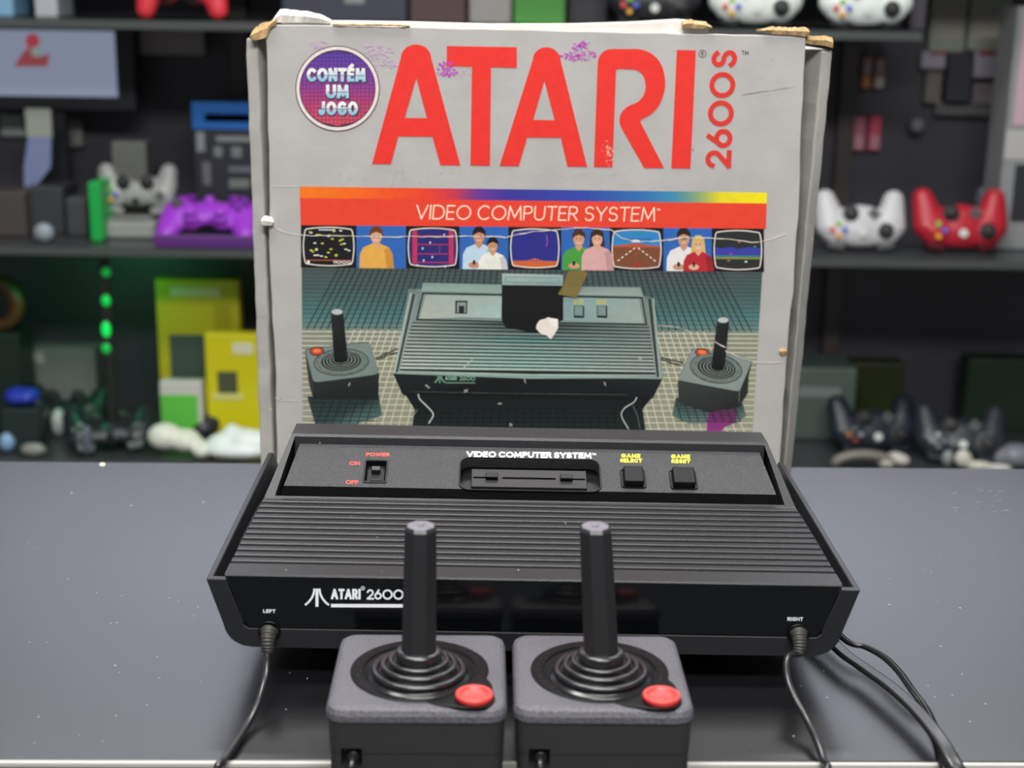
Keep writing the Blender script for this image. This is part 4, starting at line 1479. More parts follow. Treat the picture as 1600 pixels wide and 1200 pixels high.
ink.poly([S(128, 292), S(145, 268), S(170, 262), S(190, 253), S(212, 262), S(240, 265), S(240, 310), S(222, 340), S(202, 368), S(180, 348), S(150, 340), S(125, 312)], '#ece4d8', 16)
ink.poly([S(190, 256), S(236, 262), S(238, 308), S(205, 300)], '#f4efe6', 17)


def stain(n_, cx, cy, rx, ry, cols, smin, smax, lay=12, power=1.0):
    for k in range(n_):
        a, r_ = random.uniform(0, 2 * pi), random.random() ** power
        x, y = cx + rx * r_ * cos(a), cy + ry * r_ * sin(a)
        s_ = random.uniform(smin, smax)
        m = 5
        ink.poly([(x + s_ * random.uniform(.5, 1.3) * cos(2 * pi * j / m), y + s_ * .8 * random.uniform(.5, 1.2) * sin(2 * pi * j / m)) for j in range(m)], random.choice(cols), lay)


LIL, MAG = ['#c9a9c6', '#c39fc4', '#bfb0bd'], ['#c246b4', '#b64cb8', '#c86cc0']
stain(60, 588, 84, 28, 18, LIL, 1.0, 3.8, 1)
stain(40, 500, 72, 22, 10, LIL, .8, 3.0, 1)
stain(36, 612, 100, 16, 6, LIL, 1.0, 3.2, 1)
stain(70, 698, 110, 18, 13, MAG, 1.0, 3.2, 1.5)
stain(20, 725, 112, 12, 10, LIL, .6, 2.0, 1.4)
stain(85, 904, 87, 28, 8, MAG, .9, 2.6, 3.5)
stain(50, 908, 72, 15, 10, MAG, .9, 2.6, 3.5)
stain(40, 950, 240, 8, 20, ['#e9c9b8', '#e4b8a4'], .5, 1.5, 3)
stain(26, 952, 232, 14, 12, ['#c6bfa6'], .5, 1.5, 3)
stain(70, 620, 270, 150, 18, ['#98948e', '#a09c96'], .4, 1.1, 1)
stain(60, 900, 275, 200, 14, ['#98948e', '#8f8b85'], .4, 1.0, 1)
stain(24, 1200, 150, 30, 100, ['#8d8983'], .4, 1.0, 1)
ink.build('printed_artwork', M_BOXINK, box, 'printed front artwork with large red lettering')

tape = [(887.5, 424), (912.8, 423), (918, 428), (909, 447), (900.4, 465), (885, 462.5), (871.5, 460), (880, 446)]
MB().loft([[(bpt(x, y, 20).x, -0.0012, bpt(x, y).z) for x, y in tape], [(bpt(x, y, 20).x, -0.0015, bpt(x, y).z) for x, y in tape]]).build('tape_scrap', M_TAPE, box, label='scrap of yellowed clear tape')

# ------------------------------------------------------------------ display cabinet behind the desk
ZS = {'top': 0.305, 'mid': -0.090, 'low': -0.490}    # height of things standing on the shelves
YF, YB = 2.60, 2.98
M_CAB = mat('dark cabinet laminate', '#42424a', rough=0.45, var=0.08, vscale=5)
M_SHELF = mat('smoked shelf', '#3a3d40', rough=0.3)
M_SHEDGE = mat('shelf edge', '#4c5150', rough=0.3)
cab = thing('display_cabinet', 'dark open display cabinet with three shelves of game accessories behind the desk', 'cabinet', (0, YF, -0.76))


def wb(x0, x1, y0, y1, z0, z1, name, m, parent, bevel=0.0, base=None, label=None):
    b = base if base is not None else parent.location
    return MB().box(x0 - b[0], x1 - b[0], y0 - b[1], y1 - b[1], z0 - b[2], z1 - b[2]).build(name, m, parent, bevel=bevel, label=label)


wb(-1.40, 1.45, YB, YB + 0.02, -0.76, 0.46, 'back_panel', M_CAB, cab)
for k, z in ZS.items():
    xr = 0.70 if k == 'top' else 1.44
    s_ = wb(-1.39, xr - (0.005 if k == 'top' else 0), YF, YB, z - 0.014, z - 0.0008, 'shelf', M_SHELF, cab)
    wb(-1.39, xr - (0.005 if k == 'top' else 0), YF - 0.004, YF, z - 0.0148, z - 0.0004, 'shelf_edge', M_SHEDGE, s_, base=cab.location)
for x in (-1.40, 1.44):
    wb(x - 0.02, x + 0.02, YF, YB, -0.76, 0.46, 'side_panel', M_CAB, cab)
for x in (-0.545, 0.655):
    wb(x - 0.016, x + 0.016, YB - 0.03, YB, -0.75, 0.46, 'upright', mat('brown upright', '#463f3d', rough=0.4), cab)
wb(-1.39, 1.44, YF, YB, 0.46, 0.48, 'top_panel', M_CAB, cab)
wb(-1.39, 1.44, YF + .01, YB, -0.76, -0.72, 'plinth', M_CAB, cab)


def ext(x0, y0, x1, y1, Y):
    a, b, c, d = at_y(x0, y0, Y), at_y(x1, y0, Y), at_y(x0, y1, Y), at_y(x1, y1, Y)
    return (a.x + c.x) / 2, (b.x + d.x) / 2, (c.z + d.z) / 2, (a.z + b.z) / 2


def pm(col, rough=0.45):
    return mat('plastic ' + col, col, rough=rough)


def carton(name, label, cat, px, Y, depth, col, shelf=None, group=None, parts=(), bevel=0.003, z0=None, rough=0.45):
    """a boxed item: px = its outline in the photo; stands on a shelf, or hangs on the back panel"""
    x0, x1, za, zb = ext(*px, Y)
    if shelf:
        za = ZS[shelf]
    if z0 is not None:
        za = z0
    o = thing(name, label, cat, ((x0 + x1) / 2, Y, za), 0, group)
    w, h = x1 - x0, zb - za
    MB().box(-w / 2, w / 2, 0, depth, 0, h).build('body', pm(col, rough), o, bevel=min(bevel, w / 5, h / 5))
    for (nm, u0, v0, u1, v1, c) in parts:
        MB().box(-w / 2 + w * u0, -w / 2 + w * u1, -0.0016, 0.001, h * v0, h * v1).build(nm, pm(c), o, bevel=0.0006)
    return o


def settle(o, z):
    """lower or raise a thing until its lowest point touches height z"""
    bpy.context.view_layer.update()
    zs = []

    def walk(q):
        if q.type == 'MESH':
            for v_ in q.data.vertices:
                zs.append((q.matrix_world @ v_.co).z)
        for ch in q.children:
            walk(ch)
    walk(o)
    o.location.z += z - min(zs)
    bpy.context.view_layer.update()


def smooth_body(mb, name, m, parent, voxel=0.0035, it=4):
    o = mb.build(name, m, parent)
    r = o.modifiers.new('r', 'REMESH')
    r.mode = 'VOXEL'
    r.voxel_size = voxel
    r.use_smooth_shade = True
    s_ = o.modifiers.new('s', 'SMOOTH')
    s_.factor = 0.6
    s_.iterations = it
    bake(o)
    for p in o.data.polygons:
        p.use_smooth = True
    return o


BODY = {}


def gamepad(label, px, Y, shelf, col, lean=35, s=1.0, kind='offset', grip_col=None, btns=True, rotz=0.0, flat=False, name='game_controller', stick_col='#1b1c20', dots=('#d8402c', '#7cc04a', '#4a62c8', '#e0a020'), group=None):
    """px: centre in the photo; kind offset = staggered sticks, twin = level sticks. Local face up +z, grips towards -y"""
    c = at_y(px[0], px[1], Y)
    o = thing(name, label, 'game controller', c, 0, group)
    if kind not in BODY:
        b = MB()
        if kind == 'offset':
            b.ball((0, 0.010, 0), (0.056, 0.038, 0.018))
            b.ball((0, 0.028, -0.002), (0.050, 0.020, 0.015))
            for sg in (-1, 1):
                b.ball((sg * 0.040, 0.016, 0), (0.031, 0.030, 0.018))
                for k in range(7):
                    t = k / 6
                    b.ball((sg * (0.050 + 0.010 * t), 0.010 - 0.050 * t, -0.002 - 0.006 * t), (0.030 - 0.011 * t, 0.026 - 0.009 * t, 0.020 - 0.004 * t), 12)
        else:
            b.ball((0, 0.010, 0), (0.050, 0.026, 0.015))
            for sg in (-1, 1):
                b.ball((sg * 0.048, 0.012, 0), (0.029, 0.029, 0.016))
                b.ball((sg * 0.024, -0.012, 0.001), (0.016, 0.016, 0.014))
                for k in range(6):
                    t = k / 5
                    b.ball((sg * (0.056 + 0.007 * t), -0.002 - 0.034 * t, -0.003), (0.025 - 0.007 * t, 0.023 - 0.006 * t, 0.017 - 0.003 * t), 12)
        t_ = smooth_body(b, 'body_form', pm(col), None)
        BODY[kind] = t_.data
        bpy.data.objects.remove(t_)
    me = BODY[kind].copy()
    me.materials.clear()
    me.materials.append(pm(col, 0.35))
    bo = bpy.data.objects.new('body', me)
    COL.objects.link(bo)
    bo.parent = o
    sp = [(-0.040, 0.022), (0.020, -0.008)] if kind == 'offset' else [(-0.024, -0.012), (0.024, -0.012)]
    for x, y in sp:
        st = MB().lathe([(0.0135, 0.012), (0.0140, 0.0175), (0.0125, 0.018)], (x, y, 0), 24).build('stick_well', pm(stick_col), o)
        MB().lathe([(0.005, 0.015), (0.005, 0.022), (0.0092, 0.024), (0.0092, 0.027), (0.0075, 0.0285), (0.003, 0.0275)], (x, y, 0), 20).build('thumbstick', pm(stick_col), st)
    dx, dy = (-0.020, -0.008) if kind == 'offset' else (-0.050, 0.014)
    d = MB()
    d.box(dx - 0.010, dx + 0.010, dy - 0.0035, dy + 0.0035, 0.012, 0.0195)
    d.box(dx - 0.0035, dx + 0.0035, dy - 0.010, dy + 0.010, 0.012, 0.0195)
    d.build('direction_pad', pm('#55575a'), o)
    bxn, byn = (0.042, 0.022) if kind == 'offset' else (0.050, 0.014)
    for (ox, oy), cc in zip(((0.0105, 0), (0, -0.0105), (-0.0105, 0), (0, 0.0105)), (dots[0], dots[1], dots[2], dots[3])):
        MB().lathe([(0.0049, 0.012), (0.0049, 0.0195), (0.0036, 0.0208)], (bxn + ox, byn + oy, 0), 16).build('face_button', pm(cc), o)
    MB().lathe([(0.0075, 0.010), (0.0075, 0.0176), (0.006, 0.0182)], (0, 0.026, 0), 20).build('home_button', pm(stick_col if kind == 'twin' else '#c8cfc8'), o)
    for sg in (-1, 1):
        MB().loft([[(sg * 0.026, 0.040, -0.009), (sg * 0.060, 0.034, -0.009), (sg * 0.060, 0.034, 0.008), (sg * 0.026, 0.040, 0.008)],
                   [(sg * 0.030, 0.053, -0.013), (sg * 0.056, 0.049, -0.013), (sg * 0.056, 0.049, 0.002), (sg * 0.030, 0.053, 0.002)]]).build('shoulder_button', pm('#3b3d40' if grip_col is None else grip_col), o, bevel=0.002)
    o.scale = (s, s, s)
    if flat:
        o.rotation_euler = (radians(lean), 0, rotz)
    else:
        o.rotation_euler = (radians(90 - lean), 0, 0) if flat is None else (radians(-(90 - lean)), 0, pi + rotz)
    if shelf:
        settle(o, ZS[shelf])
    return o


# ---- top shelf
gamepad('white game controller on the top shelf, nearer the console box of the white pair', (1180, 16), 2.66, 'top', '#dfe6e2', lean=8, s=1.05)
gamepad('white game controller with grips up on the top shelf, farther right of the white pair', (1352, 14), 2.66, 'top', '#e2eae8', lean=8, s=1.05)
gamepad('black game controller on the top shelf left of the white pair', (1022, 2), 2.66, 'top', '#26272b', lean=8, s=1.05)
gamepad('red game controller with two grips hanging down at the upper left corner', (283, -32), 2.66, 'top', '#d83440', lean=10, s=1.0, kind='twin', flat=None)
carton('carton', 'brown carton on the top shelf behind the grey console box', 'box', (640, -80, 728, 40), 2.70, 0.15, '#5a4644', 'top')
carton('carton', 'pale grey carton on the top shelf behind the grey console box', 'box', (733, -80, 800, 40), 2.72, 0.15, '#a8a6a4', 'top')
carton('carton', 'green carton on the top shelf behind the grey console box', 'box', (803, -60, 884, 40), 2.69, 0.15, '#4f9a44', 'top')
carton('carton', 'long slate blue carton on the top shelf above the box corner', 'box', (440, -60, 636, 40), 2.72, 0.15, '#454a58', 'top', parts=[('label_patch', .50, .30, .66, .62, '#9aa09f')])
carton('carton', 'dark grey carton on the top shelf right of the green carton', 'box', (888, -60, 950, 40), 2.74, 0.12, '#3a3a40', 'top')
carton('carton', 'pale grey sheet carton below the red controller', 'box', (218, 42, 318, 86), YB - 0.0612, 0.03, '#8b8784')
carton('carton', 'light blue carton on the top shelf above the pale monitor', 'box', (-20, -60, 18, 14), 2.72, 0.1, '#8fc0e4', 'top')
carton('carton', 'white carton on the top shelf above the pale monitor', 'box', (52, -50, 88, 16), 2.72, 0.1, '#c8ccd4', 'top')
carton('carton', 'violet grey carton at the right end of the top shelf', 'box', (1425, -60, 1450, 50), 2.72, 0.1, '#55505c', 'top')
# ---- monitor on the middle shelf
x0, x1, z0, z1 = ext(-60, -2, 208, 172, 2.86)
mon = thing('monitor', 'flat monitor with a pale grey lit screen at the left edge', 'monitor', ((x0 + x1) / 2, 2.86, ZS['mid']))
z1 = min(z1, 0.287)
wb(x0, x1, 2.862, 2.90, z0, z1, 'bezel', pm('#23242a'), mon, 0.003)
a0, a1, b0, b1 = ext(-60, 14, 180, 150, 2.86)
b1 = min(b1, 0.278)
scr = wb(a0, a1, 2.8595, 2.8625, b0, b1, 'screen', mat('lit screen', '#7f879c', rough=0.3, emit=0.85), mon)
sk_ = Ink(lambda px, py, layer: at_y(px, py, 2.8592 - 0.0002 * layer) - mon.location)
sk_.poly([(22, 104), (34, 84), (44, 74), (62, 88), (78, 84), (74, 104)], '#9a4a52', 1)
sk_.ell(51, 64, 11, 12, '#b04450', 2)
sk_.ell(57, 81, 8, 8, '#8ba49a', 3)
m_ = bpy.data.materials.new('screen ink')
m_.use_nodes = True
at_ = m_.node_tree.nodes.new('ShaderNodeAttribute')
at_.attribute_name = 'ink'
pb = m_.node_tree.nodes['Principled BSDF']
m_.node_tree.links.new(at_.outputs['Color'], pb.inputs['Base Color'])
m_.node_tree.links.new(at_.outputs['Color'], pb.inputs['Emission Color'])
pb.inputs['Emission Strength'].default_value = 0.6
sk_.build('screen_emblem', m_, scr, 'blurred red emblem')
scr.children[0].parent = scr
xm = (x0 + x1) / 2
wb(xm - 0.02, xm + 0.02, 2.88, 2.90, ZS['mid'] + 0.006, z0 + 0.01, 'stand_neck', pm('#23242a'), mon)
wb(xm - 0.09, xm + 0.09, 2.83, 2.94, ZS['mid'], ZS['mid'] + 0.008, 'stand_foot', pm('#23242a'), mon, 0.003)
# ---- middle shelf, left
o = carton('controller_package', 'black controller package with a bright blue header left of the console box', 'package', (302, 160, 410, 300), 2.80, 0.08, '#30323a', 'mid',
           parts=[('blue_header', 0, .795, 1, 1, '#1f6fc4'), ('header_lettering_band', .18, .85, .98, .915, '#8fb2da'), ('printed_panel', .05, .62, .17, .77, '#8f949c'),
                  ('printed_panel', .34, .70, .98, .74, '#8b9492'), ('printed_panel', .30, .58, .42, .66, '#7f8488'), ('printed_panel', .55, .58, .70, .66, '#7f8488'),
                  ('printed_panel', .12, .36, .24, .54, '#6f737c'), ('printed_panel', .50, .46, .98, .51, '#6a7078'), ('printed_panel', .50, .34, .80, .41, '#7d857f')])
gamepad('pale grey game controller with level sticks, propped upright on the middle shelf', (215, 305), 2.742, None, '#9c9f9c', lean=12, s=0.92, kind='twin', grip_col='#a4a7a4')
pale_pad = [q for q in COL.objects if q.name.startswith('game_controller')][-1]
x0, x1, z0, z1 = ext(143, 342, 242, 388, 2.70)
st = thing('controller_stand', 'low pale grey stand with a dark slot under the pale grey controller', 'stand', ((x0 + x1) / 2, 2.70, ZS['mid']))
wb(x0, x1, 2.70, 2.79, ZS['mid'], ZS['mid'] + 0.030, 'stand_base', pm('#9a9d99'), st, 0.004)
wb(x0 + 0.012, x1 - 0.012, 2.712, 2.775, ZS['mid'] + 0.030, z1, 'stand_block', pm('#8d908c'), st, 0.003)
wb(x0 + 0.034, x1 - 0.014, 2.7105, 2.713, ZS['mid'] + 0.032, z1 - 0.002, 'dark_slot', pm('#3a403d'), st, 0.001)
settle(pale_pad, z1 + 0.0003)
gamepad('bright purple game controller lying on the middle shelf left of the console box', (326, 345), 2.69, 'mid', '#a03fd0', lean=34, s=1.14, kind='twin', flat=True, grip_col='#8a36b4', stick_col='#a848d8', dots=('#6a2a90',) * 4)
wb_ = carton('pad_reflection', 'dark purple slab coloured as the reflection of the purple game controller', 'block', (240, 368, 400, 387), 2.602, 0.012, '#5a2a78', 'mid')  # thin slab whose dark purple imitates the controller's reflection
carton('game_case', 'bright green game case standing on edge beside the pale grey controller', 'case', (139, 285, 158, 372), 2.66, 0.10, '#1fae4c', 'mid', rough=0.3)
carton('carton', 'pale grey carton standing behind the pale grey controller', 'box', (176, 222, 230, 330), 2.80, 0.05, '#70736f', 'mid')
carton('leaflet_holder', 'white and blue pointed pennant hanging below the monitor', 'pennant', (40, 170, 80, 215), 2.78, 0.006, '#a4aaa0', bevel=0.001)
pen = [q for q in COL.objects if q.name.startswith('leaflet_holder')][-1]
pts_ = [at_y(px, py, 2.78) - pen.location for px, py in ((44, 214), (80, 214), (79, 262), (58, 288), (38, 292), (37, 262))]
MB().loft([[(p.x, 0.0, p.z) for p in pts_], [(p.x, 0.006, p.z) for p in pts_]]).build('blue_tail', pm('#8492bc'), pen)
pen.name = 'pennant'
for (px, col, lab) in (((0, 178, 38, 214), '#9aa29e', 'pale grey packet at the left edge below the monitor'), ((92, 186, 128, 230), '#7e807c', 'grey packet under the monitor right of the pennant')):
    carton('packet', lab, 'packet', px, YB - 0.02, 0.02, col, None, 'small packets on the cabinet back')
for (px, Y, dp, col, lab) in (((-10, 300, 40, 386), 2.70, .10, '#4b4644', 'dark brown accessory carton at the left end of the middle shelf'),
                              ((44, 292, 100, 386), 2.74, .10, '#3d3f44', 'dark grey accessory carton beside the dark brown one'),
                              ((104, 310, 136, 386), 2.72, .10, '#45484a', 'narrow dark carton left of the bright green case')):
    carton('carton', lab, 'box', px, Y, dp, col, 'mid')
x0, x1, z0, z1 = ext(46, 348, 86, 384, 2.63)
tag(MB().ball((0, 0, 0.018), (0.019, 0.014, 0.018)).build('trackball', pm('#8f9aa2')), 'pale rounded gadget at the front of the left middle shelf', 'gadget')
COL.objects['trackball'].location = ((x0 + x1) / 2, 2.64, ZS['mid'])
COL.objects['trackball'].name = 'rounded_gadget'
# ---- glowing green strip built in place of LED reflections
led = thing('light_strip', 'vertical strip of glowing green lenses in place of LED reflections in the dark lower left bay', 'light strip', at_y(165, 560, 2.66))
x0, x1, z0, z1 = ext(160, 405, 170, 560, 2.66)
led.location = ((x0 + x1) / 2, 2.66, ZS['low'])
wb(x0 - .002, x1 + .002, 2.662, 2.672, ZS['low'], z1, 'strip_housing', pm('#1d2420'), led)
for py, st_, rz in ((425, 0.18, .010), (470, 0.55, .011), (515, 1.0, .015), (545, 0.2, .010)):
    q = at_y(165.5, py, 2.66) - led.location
    MB().ball((q.x, 0.001, q.z), (0.0085, 0.004, rz)).build('green_reflection', mat('green reflection %d' % py, '#08c84c', rough=0.3, emit=st_), led)
gl = bpy.data.lights.new('green_glow', 'POINT')  # extra point light added to tint the dark bay green
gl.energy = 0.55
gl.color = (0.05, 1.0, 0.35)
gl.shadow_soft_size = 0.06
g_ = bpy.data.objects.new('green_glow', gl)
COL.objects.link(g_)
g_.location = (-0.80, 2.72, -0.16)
# ---- lower shelf, left
carton('blister_pack', 'large yellow blister pack with a dark product window in the lower left bay', 'blister pack', (247, 437, 376, 640), 2.80, 0.035, '#bcb41a', 'low',
       parts=[('product_window', .14, .30, .56, .64, '#46544e'), ('top_lettering_band', .18, .89, .78, .95, '#d6d69a'), ('side_stripe', .70, .36, .88, .84, '#a89f10')])
carton('blister_pack', 'smaller bright yellow blister pack in front of the large one', 'blister pack', (322, 522, 420, 655), 2.72, 0.03, '#d8d010', 'low',
       parts=[('product_window', .18, .46, .50, .66, '#4e543a'), ('window_frame', .10, .40, .58, .46, '#d8d682'), ('white_sticker', .44, .82, .76, .92, '#dedfc0')])
carton('accessory_pack', 'white and green accessory pack under the yellow blister packs', 'package', (250, 597, 316, 668), 2.70, 0.03, '#c8c6c2', 'low',
       parts=[('green_panel', .02, .0, .90, .80, '#5fc048')])


def lump(name, label, cat, pts, col, shelf='low', voxel=0.005, rough=0.4, group=None):
    """soft-cornered small thing: pts = (photo x, photo y, distance, radii)"""
    b = MB()
    c0 = at_y(pts[0][0], pts[0][1], pts[0][2])
    for px, py, Y, r in pts:
        q = at_y(px, py, Y) - c0
        b.ball((q.x, q.y, q.z), r, 14)
    o = smooth_body(b, name, pm(col, rough), None, voxel, 3)
    o.location = c0
    tag(o, label, cat, group)
    if shelf:
        settle(o, ZS[shelf])
    return o


lump('charger', 'cream white charger at the foot of the green accessory pack', 'charger', [(258, 688, 2.64, (.034, .03, .026)), (290, 694, 2.64, (.03, .03, .022)), (318, 708, 2.63, (.022, .03, .016))], '#dfe2d4')
lump('folded_bag', 'white crumpled bag beside the left side of the console box', 'bag', [(366, 700, 2.64, (.026, .03, .030)), (362, 690, 2.64, (.016, .026, .020)), (350, 706, 2.63, (.034, .03, .022)), (348, 714, 2.625, (.026, .024, .014)), (384, 702, 2.63, (.036, .03, .026)), (400, 704, 2.63, (.036, .03, .026)), (372, 714, 2.62, (.07, .03, .016))], '#e4f0ec')
lump('black_adapter', 'black adapter between the cream charger and the white bag', 'adapter', [(318, 672, 2.72, (.03, .03, .028)), (334, 660, 2.74, (.024, .03, .024))], '#20242a')
carton('carton', 'long pale grey carton at the back of the lower left shelf', 'box', (-20, 545, 150, 640), 2.86, 0.06, '#767678', 'low', parts=[('pale_label', .24, .80, .54, .95, '#a4a4a2')])
random.seed(31)
for i, (px, py, Y, col, lab) in enumerate(((104, 650, 2.79, '#1d2f2c', 'dark teal game controller lying farther back on the lower left shelf'),
                                           (172, 690, 2.665, '#20232a', 'black game controller on the lower shelf left of the cream charger'))):
    gamepad(lab, (px, py), Y, 'low', col, lean=48 + 8 * i, s=1.05, kind='twin', rotz=0.3 * i, dots=('#5b6a66', '#7d8a86', '#3f6b50', '#8d9894'), grip_col='#2b3b38')
lump('blue_mouse', 'deep blue oval mouse on the lower left shelf', 'mouse', [(26, 626, 2.66, (.028, .03, .018)), (40, 626, 2.66, (.024, .03, .016))], '#2638a8', None)
bm_ = [q for q in COL.objects if q.name.startswith('blue_mouse')][-1]
carton('carton', 'dark carton supporting the deep blue mouse', 'box', (4, 640, 62, 730), 2.64, 0.05, '#22302e', 'low')
bm_.location.y += 0.012
bm_.name = 'computer_mouse'
bpy.context.view_layer.update()
settle(bm_, [q for q in COL.objects if q.get('label') == 'dark carton supporting the deep blue mouse'][0].location.z + ext(4, 640, 62, 730, 2.64)[3] - ZS['low'])
for i, (px, py, Y, r, col, lab, ca) in enumerate(((88, 604, 2.74, (.016, .02, .03), '#a9b4b0', 'white tilted plug among the dark controllers at the lower left', 'plug'),
                                                  (120, 594, 2.84, (.018, .02, .018), '#a4b0b8', 'pale blue round knob at the back of the lower left shelf', 'knob'),
                                                  (48, 650, 2.62, (.026, .014, .014), '#8a8c86', 'grey slanted connector at the front of the lower left shelf', 'connector'),
                                                  (135, 672, 2.62, (.012, .014, .034), '#5c626e', 'slate grey grip in front of the black controller at the lower left', 'handle'),
                                                  (186, 650, 2.72, (.014, .014, .014), '#77776c', 'small grey knob right of the black controller on the lower shelf', 'knob'),
                                                  (8, 655, 2.64, (.016, .014, .02), '#86aed0', 'light blue knob at the left photo edge on the lower shelf', 'knob'))):
    lump(ca if ca != 'handle' else 'grip_handle', lab, ca, [(px, py, Y, r)], col, 'low')
# a roll of brown tape standing at the left edge of the dark bay
tr_ = at_y(-4, 470, 2.80)
tag(MB().lathe([(0.030, -0.02), (0.052, -0.02), (0.052, 0.02), (0.030, 0.02), (0.030, -0.02)], (0, 0, 0), 40, M=Matrix.Rotation(radians(90), 4, 'X'), cap0=False, cap1=False).build('tape_roll', pm('#5a3c1c')), 'brown tape roll on end at the left photo edge in the dark bay', 'tape roll')
COL.objects['tape_roll'].location = (tr_.x, 2.80, tr_.z)
carton('carton', 'tall dark green carton carrying the brown tape roll', 'box', (-60, 522, 34, 700), 2.76, 0.09, '#152a20', 'low')
settle(COL.objects['tape_roll'], ext(-60, 522, 34, 700, 2.76)[3])
# ---- middle shelf, right
gamepad('silver grey game controller with grips up, right beside the console box', (1344, 350), 2.68, 'mid', '#c4c4c8', lean=22, s=1.05, grip_col='#6c6e70')
gamepad('glossy red game controller with coloured buttons on the right middle shelf', (1500, 350), 2.68, 'mid', '#b01e30', lean=22, s=1.1, grip_col='#5a1420')
# ---- hanging goods on the cabinet back, right
HB = YB - 0.022
for i, (a, col, col2, lab) in enumerate(((1327, '#6f6561', '#a59f96', 'grey small hanging packet, leftmost of three beside the console box'),
                                         (1347, '#8f6f66', '#c0803a', 'orange tipped small hanging packet, middle of three beside the console box'),
                                         (1367, '#8e5f58', '#b8b4aa', 'white tipped small hanging packet, rightmost of three beside the console box'))):
    carton('hanging_packet', lab, 'packet', (a, 88, a + 16, 138), HB, 0.02, col, None, 'upper row of hanging packets', parts=[('packet_end', .05, .02, .95, .36, col2), ('packet_label', .2, .5, .8, .85, '#9a8f8c')])
for i, (a, col, lab) in enumerate(((1311, '#7c3450', 'dark pink hanging packet, leftmost of the pink row'), (1334, '#b0627a', 'dusty pink hanging packet, middle of the pink row'), (1358, '#c84c68', 'bright pink hanging packet, rightmost of the pink row'))):
    carton('hanging_packet', lab, 'packet', (a, 182, a + 19, 236), HB, 0.02, col, None, 'pink row of hanging packets', parts=[('packet_label', .1, .05, .9, .45, '#c08a98')])
carton('hanging_card', 'narrow white hanging card below the pink packets', 'card', (1309, 232, 1330, 278), HB, 0.012, '#8d918e')
carton('hanging_package', 'tall pale green grey hanging package, left of the pair at the upper right', 'package', (1455, -30, 1512, 82), HB, 0.02, '#8c9386', None, 'pale packages at the upper right', parts=[('package_window', .12, .2, .88, .62, '#99968f')])
carton('hanging_package', 'wide pale green grey hanging package at the upper right corner', 'package', (1516, -30, 1580, 80), HB, 0.02, '#8f9689', None, 'pale packages at the upper right', parts=[('package_window', .12, .15, .88, .55, '#9b978f')])
carton('price_sign', 'small white sign with a red top edge, left of the dark slab', 'sign', (1440, 80, 1478, 108), HB, 0.012, '#9c96a6', parts=[('red_band', .3, .80, 1, 1, '#8a3a40')])
carton('price_sign', 'white sign with a red top edge, right of the dark slab', 'sign', (1522, 80, 1578, 122), HB, 0.012, '#a09aaa', parts=[('red_band', .1, .84, 1, 1, '#8a3a40')])
carton('hanging_case', 'dark upright slab case between two white signs', 'case', (1481, 82, 1520, 160), HB - 0.02, 0.04, '#2e3038')
carton('hanging_card', 'pale taupe hanging card under the left white sign', 'card', (1446, 112, 1472, 162), HB, 0.012, '#6e6662')
carton('hanging_card', 'mauve grey hanging card under the right white sign', 'card', (1520, 130, 1566, 168), HB, 0.012, '#6f666a')
carton('hanging_card', 'grey wide card at the middle of the right bay', 'card', (1462, 160, 1558, 182), HB, 0.012, '#58585a')
lump('round_gadget', 'small round grey knob on the cabinet back in the right bay', 'gadget', [(1433, 196, HB - .002, (.018, .018, .018))], '#76747e', None)
carton('upright_case', 'tall pale pink and grey case at the right photo edge', 'case', (1572, 10, 1640, 392), 2.72, 0.10, '#8d9092', 'mid', parts=[('pink_front', .14, .52, 1, 1, '#c4a8b4'), ('dark_recess', .30, .12, 1, .36, '#2c3036'), ('pale_shelf_band', 0, .38, 1, .50, '#b4b4b2')])
lump('headset_cup', 'grey lilac ear cup behind the red controller', 'headset', [(1545, 300, 2.84, (.026, .02, .04)), (1540, 270, 2.84, (.016, .016, .03))], '#5a5864', 'mid')
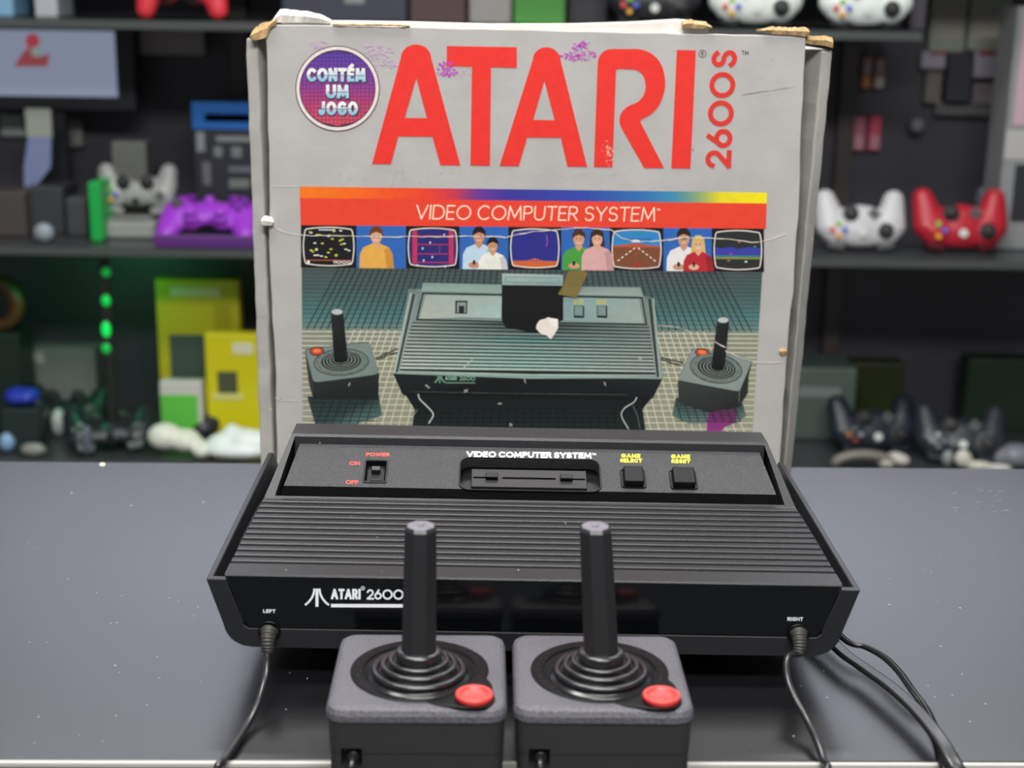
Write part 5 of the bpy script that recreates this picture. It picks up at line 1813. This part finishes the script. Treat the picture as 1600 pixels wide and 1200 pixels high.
# ---- lower shelf, right
carton('storage_box', 'pale green translucent storage box right beside the console box', 'box', (1240, 576, 1334, 730), 2.80, 0.12, '#56655f', 'low', parts=[('box_label', .05, .60, .75, .74, '#7d8c88')])
carton('carton', 'long olive green carton at the back of the lower right shelf', 'box', (1325, 568, 1410, 690), 2.88, 0.06, '#2a3211', 'low')
carton('carton', 'dim green carton at the back of the far lower right shelf', 'box', (1508, 562, 1620, 690), 2.88, 0.06, '#1b2e1e', 'low')
for i, (px, py, Y, col, lab, lean, rz) in enumerate(((1366, 655, 2.715, '#1f2630', 'black game controller nearest the storage box on the lower right shelf', 30, .1),
                                                     (1500, 690, 2.672, '#262b33', 'slate game controller in the middle of the lower right shelf', 35, -.1))):
    gamepad(lab, (px, py), Y, 'low', col, lean=lean, s=1.1, rotz=rz, dots=('#a8682a', '#606468', '#8a8e92', '#7d2f28') if i != 1 else ('#8d9092', '#a8aaac', '#70747a', '#606468'), grip_col='#30343c')
for i, (pts, col, nm, lab, ca) in enumerate((([(1404, 660, 2.64, (.020, .018, .014)), (1414, 662, 2.64, (.016, .016, .012))], '#cfcac4', 'plug', 'white plug in front of the black controller, right of the storage box', 'plug'),
                                             ([(1388, 692, 2.62, (.018, .016, .012))], '#aaa69e', 'connector', 'cream small connector in front of the white plug', 'connector'),
                                             ([(1487, 652, 2.64, (.012, .012, .018))], '#8f9494', 'knob', 'grey upright knob between the controllers at the lower right', 'knob'),
                                             ([(1505, 712, 2.612, (.017, .010, .018)), (1530, 724, 2.612, (.03, .010, .010)), (1560, 727, 2.612, (.03, .010, .008))], '#d4d2c6', 'charger', 'cream charger with a long tail behind the right desk edge', 'charger'),
                                             ([(1590, 694, 2.64, (.036, .03, .024)), (1565, 698, 2.64, (.016, .016, .018))], '#787c86', 'console_case', 'slate grey rounded case at the far lower right', 'case'))):
    lump(nm, lab, ca, pts, col, 'low')
hd = MB()
arcp = [at_y(1302 + 94 * k / 16, 729 - 17 * sin(pi * k / 16) ** 0.45, 2.62) for k in range(17)]
c0 = Vector((arcp[8].x, 2.62, ZS['low']))
hd.tube([p - c0 for p in arcp], 0.009, 12)
tag(hd.build('headband', pm('#7f7b74')), 'grey headset band arching above the right desk edge', 'headset')
COL.objects['headband'].location = c0
settle(COL.objects['headband'], ZS['low'])
